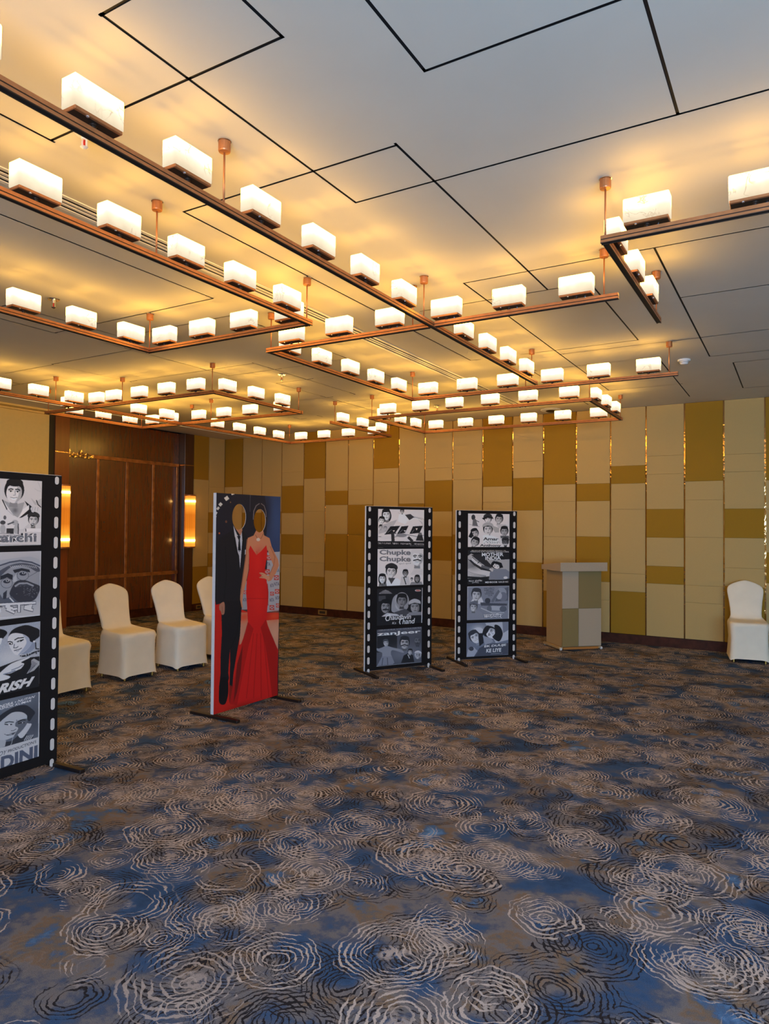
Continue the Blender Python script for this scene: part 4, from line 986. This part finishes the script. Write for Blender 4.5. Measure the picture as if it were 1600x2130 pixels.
P.poly([(275, 1700), (320, 1600), (380, 1570), (440, 1590), (430, 1640), (380, 1640), (350, 1700)], (166, 174, 190), 1, True)
P.face(345, 1690, 82, (172, 180, 194), (44, 50, 64), -.5, smile=True, dark=(110, 124, 150)); P.poly([(385, 1640), (445, 1640), (450, 1760), (400, 1800), (390, 1720)], (30, 34, 46))
P.face(545, 1640, 92, (182, 188, 200), (30, 32, 42), -1.05, smile=False, dark=(104, 118, 146)); P.poly([(585, 1540), (650, 1560), (685, 1650), (640, 1740), (560, 1690), (590, 1640)], (28, 30, 40), 1, True); P.poly([(440, 1670), (540, 1700), (570, 1740), (470, 1800)], (120, 134, 160))
P.poly([(240, 1938), (260, 1840), (330, 1810), (390, 1870), (340, 1928)], (130, 144, 170)); P.ell(300, 1830, 30, 26, (50, 58, 76)); P.poly([(330, 1930), (400, 1820), (500, 1770), (752, 1760), (752, 1896)], (48, 58, 80), .8)
WB = (206, 206, 210)
P.text('EK DUUJE', [(458, 1788), (728, 1768), (728, 1800), (458, 1822)], WB, .03, .1, (40, 48, 66), .03); P.text('KE LIYE', [(482, 1832), (668, 1820), (668, 1866), (482, 1876)], WB, .03, .1, (40, 48, 66), .03); P.line([(540, 1892), (680, 1884)], 3, (150, 158, 172))
picture(t, W, Hh, Z0, r, P, 'blue picture of two leaning heads')

# ---- film banner cut by the left edge of the photo -----------------------------------
t, W, Hh, Hm = film_banner('film_banner', (-4.195, 2.075), (-4.225, 2.895), Z0, 1.918, 'largest film strip banner, half cut off by the photo\'s left edge', 'film strip banners')
def startL(fr, top, bot, bg, n=(230, 150)):
    p = np.array([(top[0], top[1], 1), (bot[0], bot[1], 1)])@Hm.T; p = p[:, :2]/p[:, 2:]
    r = (.165, p[0, 1], p[:, 0].mean(), p[1, 1]); return r, Paint(n[0], n[1], quad_in_frame(Hm, r, fr), bg)
r, P = startL((0, 960, 10.648), (86.9, 1001), (85, 1133.7), (178, 170, 166), (230, 190))
P.line([(760, 600), (830, 650), (900, 660)], 6, (150, 144, 142)); P.line([(830, 450), (880, 560), (905, 620)], 6, (150, 144, 142)); P.poly([(670, 800), (780, 900), (910, 820), (910, 980), (760, 960)], (140, 136, 136), .5)
P.poly([(-500, 1500), (-300, 950), (60, 840), (420, 1240), (640, 960), (720, 1050), (700, 1300), (500, 1500)], (188, 180, 175)); P.poly([(60, 850), (300, 960), (540, 900), (480, 1100), (390, 1240), (300, 1190)], (140, 136, 134), 1); P.soft(330, 1080, 60, 60, (80, 78, 80), .7)
P.poly([(540, 870), (700, 1000), (690, 1120), (480, 1240), (420, 1250), (640, 1060)], INK); P.poly([(500, 1060), (640, 960), (640, 1060), (420, 1240)], (196, 188, 182))
P.line([(50, 850), (150, 1060)], 22, INK); P.line([(150, 1070), (300, 1200)], 6, GREY)
P.face(310, 680, 262, (190, 183, 178), INK, .06, dark=(120, 117, 117), brow=1.3)
P.ell(680, 1290, 10, 10, INK); P.face(735, 1295, 145, (176, 169, 165), INK, .05, long=False, smile=False, cap=(40, 39, 42)); P.ell(715, 1395, 40, 28, INK); P.ell(715, 1388, 30, 10, (210, 203, 198))
P.poly([(560, 1480), (905, 1480), (905, 1560), (580, 1550)], (196, 188, 183)); P.line([(565, 1490), (570, 1545)], 18, INK); P.poly([(670, 1040), (740, 990), (860, 1000), (910, 1060), (880, 1120), (780, 1090), (720, 1130)], (176, 170, 166), 1, True); P.line([(800, 860), (840, 960), (900, 1010)], 20, INK)
for k in range(3): P.line([(720+k*60, 1010), (700+k*62, 1090)], 8, GREY)
P.poly([(140, 1480), (300, 1480), (300, 1600), (140, 1600)], (44, 43, 46)); P.ell(60, 1350, 60, 46, (60, 58, 60)); P.ell(330, 1350, 70, 60, (150, 146, 144)); P.line([(170, 1390), (300, 1340)], 30, (70, 68, 70)); P.line([(0, 1590), (220, 1590)], 16, (120, 118, 118)); P.ell(360, 1500, 60, 100, (150, 146, 144)); P.ell(60, 1490, 60, 100, (150, 146, 144)); P.ell(105, 1240, 32, 46, (80, 78, 80)); P.line([(400, 1380), (400, 1600)], 24, (60, 58, 60))
P.ell(735, 1610, 50, 26, (190, 183, 178)); P.line([(690, 1615), (780, 1615)], 5, GREY)
P.text('Bawarchi', [(-640, 1590), (805, 1580), (800, 1775), (-640, 1800)], (84, 88, 100), .05, 0, (40, 42, 50), .11); P.text('Bawarchi', [(-640, 1590), (805, 1580), (800, 1775), (-640, 1800)], (84, 88, 100), .03, 0, (200, 192, 186), .05)
P.line([(-900, 1842), (905, 1842)], 14, (140, 136, 136))
picture(t, W, Hh, Z0, r, P, 'pale picture of a broadly smiling head')
r, P = startL((0, 1130, 12.53), (85.2, 1146.2), (83.2, 1280), (160, 156, 156), (230, 190))
P.soft(700, 1000, 700, 500, (92, 104, 128), .9)
P.poly([(-300, 1200), (-200, 700), (150, 560), (600, 480), (960, 620), (1040, 900), (900, 1300), (700, 1520), (100, 1550)], (120, 124, 134), 1, True)
P.poly([(-400, 700), (-100, 480), (400, 390), (640, 360), (860, 370), (1050, 470), (1060, 620), (800, 530), (500, 480), (200, 540), (-50, 640)], (136, 140, 150), 1, True); P.line([(-50, 600), (250, 500), (520, 455), (820, 500), (1050, 600)], 40, (58, 66, 86))
P.poly([(-60, 760), (250, 580), (600, 520), (950, 600), (1040, 720), (940, 740), (700, 620), (320, 610), (0, 860)], (56, 62, 80), .9, True)
for k in range(14): P.line([(260+k*50, 560+abs(6-k)*6), (300+k*50, 600+abs(6-k)*8)], 12, (160, 162, 168))
P.poly([(330, 700), (560, 650), (760, 690), (780, 760), (560, 720), (380, 780)], (34, 38, 50)); P.poly([(0, 860), (200, 780), (330, 830), (320, 960), (180, 890), (0, 960)], (34, 38, 50))
for cx_, cy_, rr_ in ((590, 800, 150), (170, 1000, 150)):
    P.ell(cx_, cy_, 90, 46, (40, 44, 58)); P.ell(cx_+20, cy_-20, 44, 24, (150, 152, 158)); P.ell(cx_+20, cy_-24, 20, 20, INK)
    P.line([(cx_+rr_*math.cos(a), cy_+40+rr_*.85*math.sin(a)) for a in np.linspace(0, 2*PI, 22)], 9, (40, 46, 60))
P.line([(730, 880), (960, 750)], 8, (44, 50, 64)); P.poly([(340, 900), (420, 800), (440, 980), (560, 960), (420, 1010), (340, 1010)], (150, 152, 158), .8)
P.poly([(260, 1250), (400, 1010), (620, 960), (860, 1040), (1040, 1130), (1000, 1300), (880, 1480), (600, 1540), (360, 1480), (260, 1360)], (42, 46, 60), 1, True); P.line([(390, 1120), (500, 1050), (700, 1040), (860, 1110)], 46, (120, 124, 134)); P.line([(420, 1140), (600, 1090), (760, 1120)], 20, (56, 62, 78))
rg = np.random.default_rng(2)
for k in range(40):
    a_ = rg.uniform(0, 6.3); x_, y_ = 740+rg.normal(0, 120), 1230+rg.normal(0, 70); P.line([(x_, y_), (x_+30*math.cos(a_), y_+24*math.sin(a_))], 7, (128, 132, 142), .8)
P.poly([(-400, 1550), (0, 1330), (80, 1460), (300, 1380), (460, 1530), (100, 1600)], (66, 74, 92)); P.line([(250, 1420), (380, 1560)], 34, (170, 170, 174)); P.poly([(80, 1300), (180, 1220), (160, 1440), (70, 1460)], (40, 46, 60))
P.text('अफ', [(-620, 1590), (60, 1590), (60, 1830), (-620, 1830)], (176, 174, 174), .04, 0, (50, 56, 72), .05)
P.stroke([[(-60, 1600), (910, 1548)], [(250, 1640), (150, 1650), (320, 1690), (180, 1720), (360, 1800)], [(330, 1720), (430, 1700)], [(490, 1580), (490, 1780)], [(820, 1620), (650, 1650), (800, 1680), (640, 1690), (840, 1740)]], 58, (176, 174, 174), (50, 56, 72), 34)
P.text('DIRECTED BY', [(0, 1860), (580, 1850), (580, 1890), (0, 1910)], (150, 152, 158))
P.line([(-700, 1990), (1040, 1870)], 26, (170, 170, 174)); P.line([(1055, 200), (1040, 1880)], 22, (170, 168, 168)); P.line([(-700, 215), (1066, 210)], 16, (176, 172, 170))
picture(t, W, Hh, Z0, r, P, 'blue grey picture of a bearded head in spectacles')
r, P = startL((0, 1290, 12.8), (83, 1292.3), (81.8, 1428), (132, 140, 156), (230, 190))
P.speck(12, 8); P.soft(300, 1000, 500, 260, (176, 172, 170), .8)
P.poly([(-900, 1900), (-600, 1500), (0, 1240), (420, 1080), (700, 1000), (1060, 960), (1060, 1960), (-900, 2200)], (26, 25, 30))
P.poly([(-200, 240), (60, 250), (190, 330), (120, 440), (40, 500), (-200, 460)], INK, 1, True); P.poly([(-160, 480), (60, 480), (20, 640), (-120, 700)], (190, 183, 178))
P.poly([(790, 560), (900, 540), (940, 700), (780, 860), (560, 910), (600, 860)], (110, 124, 152), 1, True); P.poly([(210, 480), (290, 380), (420, 340), (640, 370), (780, 480), (850, 580), (780, 720), (600, 870), (440, 930), (340, 860), (250, 700), (205, 570)], (180, 176, 176), 1, True)
P.poly([(600, 380), (780, 480), (850, 580), (780, 720), (560, 890), (480, 920), (640, 720), (700, 560)], (112, 130, 164), .75, True)
P.poly([(220, 430), (300, 290), (460, 190), (700, 135), (900, 190), (1040, 260), (1050, 420), (940, 520), (880, 580), (800, 570), (760, 470), (620, 380), (420, 345), (290, 370)], (26, 25, 30), 1, True)
P.line([(385, 530), (470, 480), (625, 465)], 26, INK); P.line([(205, 580), (270, 570), (330, 595)], 24, INK); P.poly([(440, 580), (500, 540), (630, 510), (600, 545), (520, 585)], INK, 1, True); P.ell(505, 565, 26, 22, (200, 194, 190)); P.ell(500, 562, 16, 17, INK); P.ell(285, 630, 56, 26, INK); P.ell(300, 625, 18, 18, (200, 194, 190)); P.line([(380, 640), (360, 740), (430, 740), (480, 700)], 20, (70, 74, 88)); P.line([(370, 810), (480, 790), (575, 745)], 20, (60, 62, 72)); P.line([(430, 840), (500, 815)], 12, (90, 94, 106))
P.ell(900, 570, 26, 26, (190, 184, 180)); P.line([(940, 600), (950, 760), (1030, 770)], 30, (40, 40, 48)); P.line([(560, 960), (700, 950), (900, 860), (1040, 820)], 40, (26, 25, 30))
for k in range(16): P.ell(540+k*30, 950-k*7+(k % 3)*16, 20, 14, (120, 122, 130) if k % 2 else (30, 30, 36))
P.poly([(-100, 1500), (200, 1220), (420, 1100), (760, 985), (770, 1010), (560, 1120), (640, 1160), (560, 1280), (480, 1320), (260, 1420), (100, 1440), (270, 1500), (160, 1580), (-100, 1620)], (178, 174, 174), 1, True); P.line([(300, 1330), (480, 1260), (600, 1190)], 18, (70, 84, 116)); P.line([(90, 1440), (240, 1400), (400, 1340)], 26, (84, 100, 134))
P.poly([(830, 1060), (900, 1020), (1045, 1100), (1045, 1180), (900, 1340), (700, 1430), (820, 1240)], (150, 150, 154), .9); 
for k in range(6): P.line([(860+k*24, 1080+k*14), (760+k*26, 1400-k*30)], 10, (60, 66, 84))
P.text('PARVARISH', [(-1350, 2020), (925, 1485), (850, 1735), (-1400, 2330)], (186, 178, 172), .05, .25, (14, 13, 15), .05)
P.line([(1062, 35), (1048, 1750)], 22, (128, 130, 138)); P.line([(-900, 290), (1062, 35)], 8, (120, 124, 132))
picture(t, W, Hh, Z0, r, P, 'dark picture of a face in profile above a slanted white title')
r, P = startL((0, 1420, 8), (82.3, 1439), (81.2, 1573), (76, 88, 108), (230, 190))
P.soft(560, 620, 200, 300, (54, 62, 78), .8); P.soft(150, 300, 300, 120, (92, 104, 122), .6)
P.poly([(-300, 1100), (-60, 960), (100, 980), (200, 960), (330, 860), (480, 870), (540, 930), (300, 1060)], (40, 46, 58), 1, True)
for k in range(4): P.line([(400+k*34, 960-k*8), (450+k*32, 880-k*4)], 14, (150, 154, 162))
P.poly([(300, 830), (420, 690), (480, 680), (520, 700), (420, 860), (360, 920), (310, 900)], (160, 163, 170), 1, True)
P.poly([(-120, 700), (30, 560), (200, 480), (360, 480), (450, 560), (440, 680), (320, 840), (220, 900), (100, 950), (-60, 960)], (150, 154, 162), 1, True); P.poly([(280, 640), (440, 600), (440, 690), (330, 830), (230, 890), (300, 760), (250, 720)], (66, 74, 90), .85, True)
P.poly([(-200, 720), (-60, 600), (60, 500), (250, 400), (420, 375), (530, 440), (580, 500), (545, 560), (490, 640), (450, 610), (440, 540), (350, 490), (200, 500), (60, 600), (-40, 680)], (36, 40, 52), 1, True)
P.line([(80, 665), (150, 650), (225, 658)], 13, INK); P.line([(295, 655), (370, 618), (420, 622)], 13, INK); P.line([(75, 690), (130, 700), (195, 695)], 15, INK); P.ell(150, 700, 16, 9, (190, 190, 194)); P.line([(300, 680), (350, 668), (400, 668)], 14, INK); P.ell(372, 668, 10, 7, (190, 190, 194)); P.ell(275, 627, 7, 7, INK)
P.line([(180, 800), (220, 800), (265, 770)], 9, (60, 66, 80)); P.poly([(60, 855), (150, 850), (270, 815), (220, 865), (120, 880)], (60, 66, 80)); P.line([(90, 858), (190, 855)], 8, (180, 182, 188)); P.line([(215, 900), (190, 1010), (160, 1060)], 6, (170, 172, 178))
P.poly([(-400, 1060), (-40, 950), (100, 960), (80, 1060), (-400, 1250)], (140, 144, 152)); P.poly([(-700, 1290), (635, 905), (650, 1240), (-700, 1800)], (164, 162, 164))
P.text('DHARMENDRA • NUTAN', [(-330, 470), (582, 212), (570, 250), (-330, 520)], (190, 188, 190), .015, .2); P.text('ASHOK KUMAR', [(-40, 425), (522, 280), (512, 318), (-40, 468)], (190, 188, 190), .015, .2)
P.text('BIMAL ROY', [(-360, 1250), (118, 1112), (108, 1190), (-360, 1320)], (52, 58, 72), 0, .3); P.text("PRODUCTION'S", [(132, 1115), (602, 950), (598, 1000), (130, 1165)], (52, 58, 72), .01)
P.text('BANDINI', [(-610, 1440), (622, 1032), (618, 1240), (-620, 1715)], (62, 76, 104), .045)
P.line([(646, 155), (638, 1228)], 18, (172, 170, 172))
picture(t, W, Hh, Z0, r, P, 'blue grey picture of a face resting on a hand')

# ---- couple banner with two face holes ---------------------------------------------------
A_, B_, z1 = (-4.165, 4.27), (-4.148, 5.085), 1.868
W, Hh, rz, px = banner_frame(A_, B_, Z0, z1)
t = empty('photo_banner', (A_[0], A_[1], 0), rz); tag(t, 'banner of a suited figure and a red gown with two oval face holes', 'banner')
k_ = 4.095
Q = [((x-420)*k_, (y-1000)*k_) for x, y in px]
P = Paint(230, 520, Q, (34, 33, 42))
P.poly([(535, 120), (680, 140), (665, 640), (565, 640), (548, 480), (560, 300)], (48, 64, 98)); P.soft(640, 330, 70, 180, (58, 78, 118), .8); P.soft(550, 250, 40, 200, (34, 34, 46), .7)
P.line([(412, 120), (410, 265)], 3, (90, 90, 100))
for x, y, a_, w_, h_ in ((115, 312, 1.2, 26, 16), (121, 278, 1.1, 26, 18), (139, 237, .9, 26, 20), (160, 203, .8, 28, 26), (212, 152, .6, 34, 32), (265, 114, .3, 26, 14)):
    c, s_ = math.cos(a_), math.sin(a_); P.poly([(x+u*c*w_/2+v*s_*h_/2, y-u*s_*w_/2+v*c*h_/2) for u, v in ((-1, -1), (1, -1), (1, 1), (-1, 1))], (206, 200, 190))
for x, y, r_, c in ((208, 350, 9, (110, 70, 50)), (150, 448, 7, (180, 90, 50)), (112, 520, 8, (100, 50, 34)), (245, 185, 5, (120, 90, 60)), (360, 460, 4, (70, 60, 60))): P.ell(x, y, r_, r_*1.2, c)
P.poly([(556, 612), (668, 604), (655, 1118), (548, 1128)], (168, 164, 168)); P.poly([(345, 870), (392, 850), (390, 1110), (340, 1112)], (150, 146, 150)); P.poly([(340, 1098), (400, 1096), (400, 1126), (338, 1126)], (52, 46, 50)); P.poly([(545, 1118), (655, 1106), (654, 1128), (545, 1136)], (70, 60, 62))
P.poly([(70, 850), (100, 880), (170, 1030), (400, 1122), (655, 1124), (640, 1850), (60, 2010)], (196, 34, 24))
P.poly([(330, 1122), (420, 1122), (400, 1330), (320, 1400)], (196, 132, 104)); P.poly([(545, 1190), (655, 1180), (648, 1440), (600, 1330)], (200, 140, 112)); P.soft(620, 1300, 40, 60, (214, 160, 130), .6); P.soft(360, 1160, 50, 40, (214, 70, 40), .8); P.soft(620, 1150, 50, 40, (220, 80, 44), .8)
def ok(x, y, w): P.poly([(x-w, y-w), (x+w, y-w), (x+w, y+w), (x-w, y+w)], (190, 60, 44)); P.ell(x, y, w*.85, w*.62, (206, 200, 200)); P.text('OK!', [(x-w*.7, y-w*.42), (x+w*.7, y-w*.42), (x+w*.7, y+w*.42), (x-w*.7, y+w*.42)], (150, 30, 24), .05)
for x, y, w in ((572, 656, 21), (556, 776, 21), (634, 826, 20), (640, 943, 19), (597, 962, 16), (596, 1080, 20), (648, 1062, 17), (372, 950, 15)): ok(x, y, w)
for x, y, w in ((560, 712, 22), (637, 880, 21), (596, 1016, 18), (644, 998, 18), (640, 765, 18), (597, 893, 14), (366, 1015, 14)): P.text('NTA', [(x-w, y-14), (x+w, y-16), (x+w, y+13), (x-w, y+15)], (52, 56, 78), .0)
# suit
P.poly([(280, 392), (235, 440), (165, 480), (112, 540), (92, 700), (96, 850), (112, 1000), (120, 1056), (150, 1050), (200, 1028), (250, 1040), (335, 1030), (352, 900), (372, 760), (388, 600), (388, 480), (345, 415)], (31, 30, 34))
P.poly([(165, 1020), (340, 1025), (332, 1200), (325, 1320), (300, 1460), (270, 1640), (262, 1750), (236, 1748), (242, 1560), (240, 1430), (230, 1560), (226, 1640), (232, 1680), (212, 1760), (150, 1740), (160, 1640), (160, 1500), (172, 1300)], (27, 26, 30))
P.line([(200, 560), (210, 800), (190, 1000)], 5, (22, 21, 24)); P.line([(330, 1040), (300, 1300), (250, 1420)], 5, (18, 17, 20))
P.poly([(158, 1690), (218, 1688), (226, 1800), (205, 1890), (175, 1906), (150, 1886), (146, 1830)], (20, 18, 22), 1, True); P.poly([(235, 1745), (262, 1750), (300, 1800), (290, 1860), (240, 1892), (232, 1830)], (120, 30, 22), .8, True)
P.poly([(268, 380), (300, 460), (318, 476), (340, 430), (346, 520), (348, 600), (326, 752), (318, 640), (306, 610), (284, 500)], (190, 188, 194)); P.poly([(278, 395), (330, 470), (346, 420), (338, 392)], (182, 124, 96)); P.poly([(300, 472), (330, 472), (324, 500), (332, 594), (318, 606), (308, 590), (314, 505)], (24, 23, 28)); P.line([(310, 596), (330, 596)], 4, (170, 170, 176)); P.poly([(284, 480), (306, 610), (300, 640), (270, 520)], (22, 21, 25)); P.poly([(346, 500), (360, 470), (340, 700), (326, 752)], (22, 21, 25))
P.poly([(368, 590), (379, 584), (377, 618), (366, 632)], (206, 202, 204)); P.poly([(152, 1056), (186, 1032), (196, 1062), (192, 1130), (172, 1140), (162, 1110), (150, 1096)], (166, 112, 88), 1, True); P.line([(172, 1070), (178, 1125)], 3, (120, 76, 58))
# hair and skin
P.ell(493, 318, 60, 126, (40, 34, 38)); P.line([(438, 330), (442, 260), (462, 215), (490, 196)], 7, (120, 110, 112)); P.line([(505, 196), (530, 215), (545, 260), (548, 310)], 6, (110, 102, 106)); P.ell(535, 420, 16, 26, (36, 32, 40))
SK, SKD = (196, 128, 92), (158, 96, 66)
P.poly([(462, 425), (522, 425), (530, 466), (576, 490), (594, 560), (622, 620), (650, 676), (656, 722), (628, 790), (590, 850), (562, 858), (556, 830), (590, 770), (608, 720), (580, 650), (560, 590), (545, 640), (420, 640), (408, 600), (402, 660), (398, 760), (380, 850), (352, 960), (344, 1030), (350, 1086), (338, 1076), (326, 1010), (330, 930), (352, 800), (368, 680), (378, 560), (392, 488), (440, 468)], SK)
P.soft(470, 540, 40, 50, (206, 140, 104), .5); P.line([(385, 500), (376, 640), (352, 800), (332, 960)], 9, SKD, .7); P.line([(582, 560), (622, 650), (610, 720), (575, 800)], 9, SKD, .6); P.line([(468, 600), (470, 632)], 4, SKD); P.line([(456, 462), (478, 500), (506, 490), (522, 452)], 4, (110, 80, 60)); P.ell(480, 502, 16, 14, (206, 196, 180))
DR, DD, DL = (204, 30, 27), (150, 20, 18), (222, 40, 34)
P.poly([(413, 552), (440, 596), (466, 634), (505, 600), (548, 550), (558, 600), (548, 680), (536, 760), (548, 840), (566, 930), (566, 1000), (558, 1080), (548, 1180), (566, 1250), (606, 1340), (642, 1430), (646, 1840), (500, 1880), (300, 1910), (238, 1900), (262, 1760), (300, 1560), (330, 1400), (372, 1290), (392, 1200), (386, 1080), (378, 960), (382, 860), (402, 760), (404, 660), (400, 590)], DR)
P.poly([(545, 1180), (566, 1250), (606, 1340), (642, 1430), (646, 1840), (600, 1860), (570, 1600), (540, 1400), (500, 1250)], DD, .7); P.poly([(392, 1200), (440, 1260), (400, 1400), (350, 1640), (300, 1910), (238, 1900), (262, 1760), (310, 1520), (360, 1310)], DD, .55); P.poly([(270, 1890), (300, 1560), (350, 1400), (330, 1640), (300, 1800)], (70, 22, 18), .55)
for x0, x1 in ((440, 380), (470, 440), (500, 505), (525, 570)): P.line([(x0, 1300), ((x0+x1)/2, 1560), (x1, 1850)], 8, DD, .45)
P.soft(480, 700, 40, 120, DL, .6); P.soft(478, 1000, 50, 160, DL, .5); P.line([(384, 1004), (564, 1004)], 4, DD, .7); P.line([(558, 880), (562, 1060)], 10, DD, .5)
P.poly([(488, 786), (520, 784), (548, 800), (575, 822), (566, 852), (540, 836), (512, 830), (488, 826), (510, 808)], (206, 142, 108), 1, True); P.line([(490, 790), (520, 800)], 3, SKD); P.line([(490, 822), (520, 818)], 3, SKD)
P.soft(330, 1920, 120, 30, (140, 22, 16), .6)
lin = P.cells()
def uv(x, y):
    q = P.H@np.array([x, y, 1.0]); return q[0]/q[2], q[1]/q[2]
holes = []
for cx_, cy_, rx_, ry_ in ((318, 308, 58, 110), (494, 341, 50, 99)):
    c = uv(cx_, cy_); holes.append((c[0], c[1], abs(uv(cx_+rx_, cy_)[0]-c[0]), abs(uv(cx_, cy_+ry_)[1]-c[1])))
o = link('printed_board', print_mesh(lin, W, Hh, holes, depth=.004), t, (0, 0, Z0))
b = MB()
for x0, x1, za, zb in ((0, .028, 0, Hh), (W-.028, W, 0, Hh), (.028, W-.028, 0, .028), (.028, W-.028, Hh-.028, Hh)): b.box(x0, x1, .0042, .034, za, zb, M['banner_white'])
b.build('tube_frame', t, loc=(0, 0, Z0))
feet(t, W)
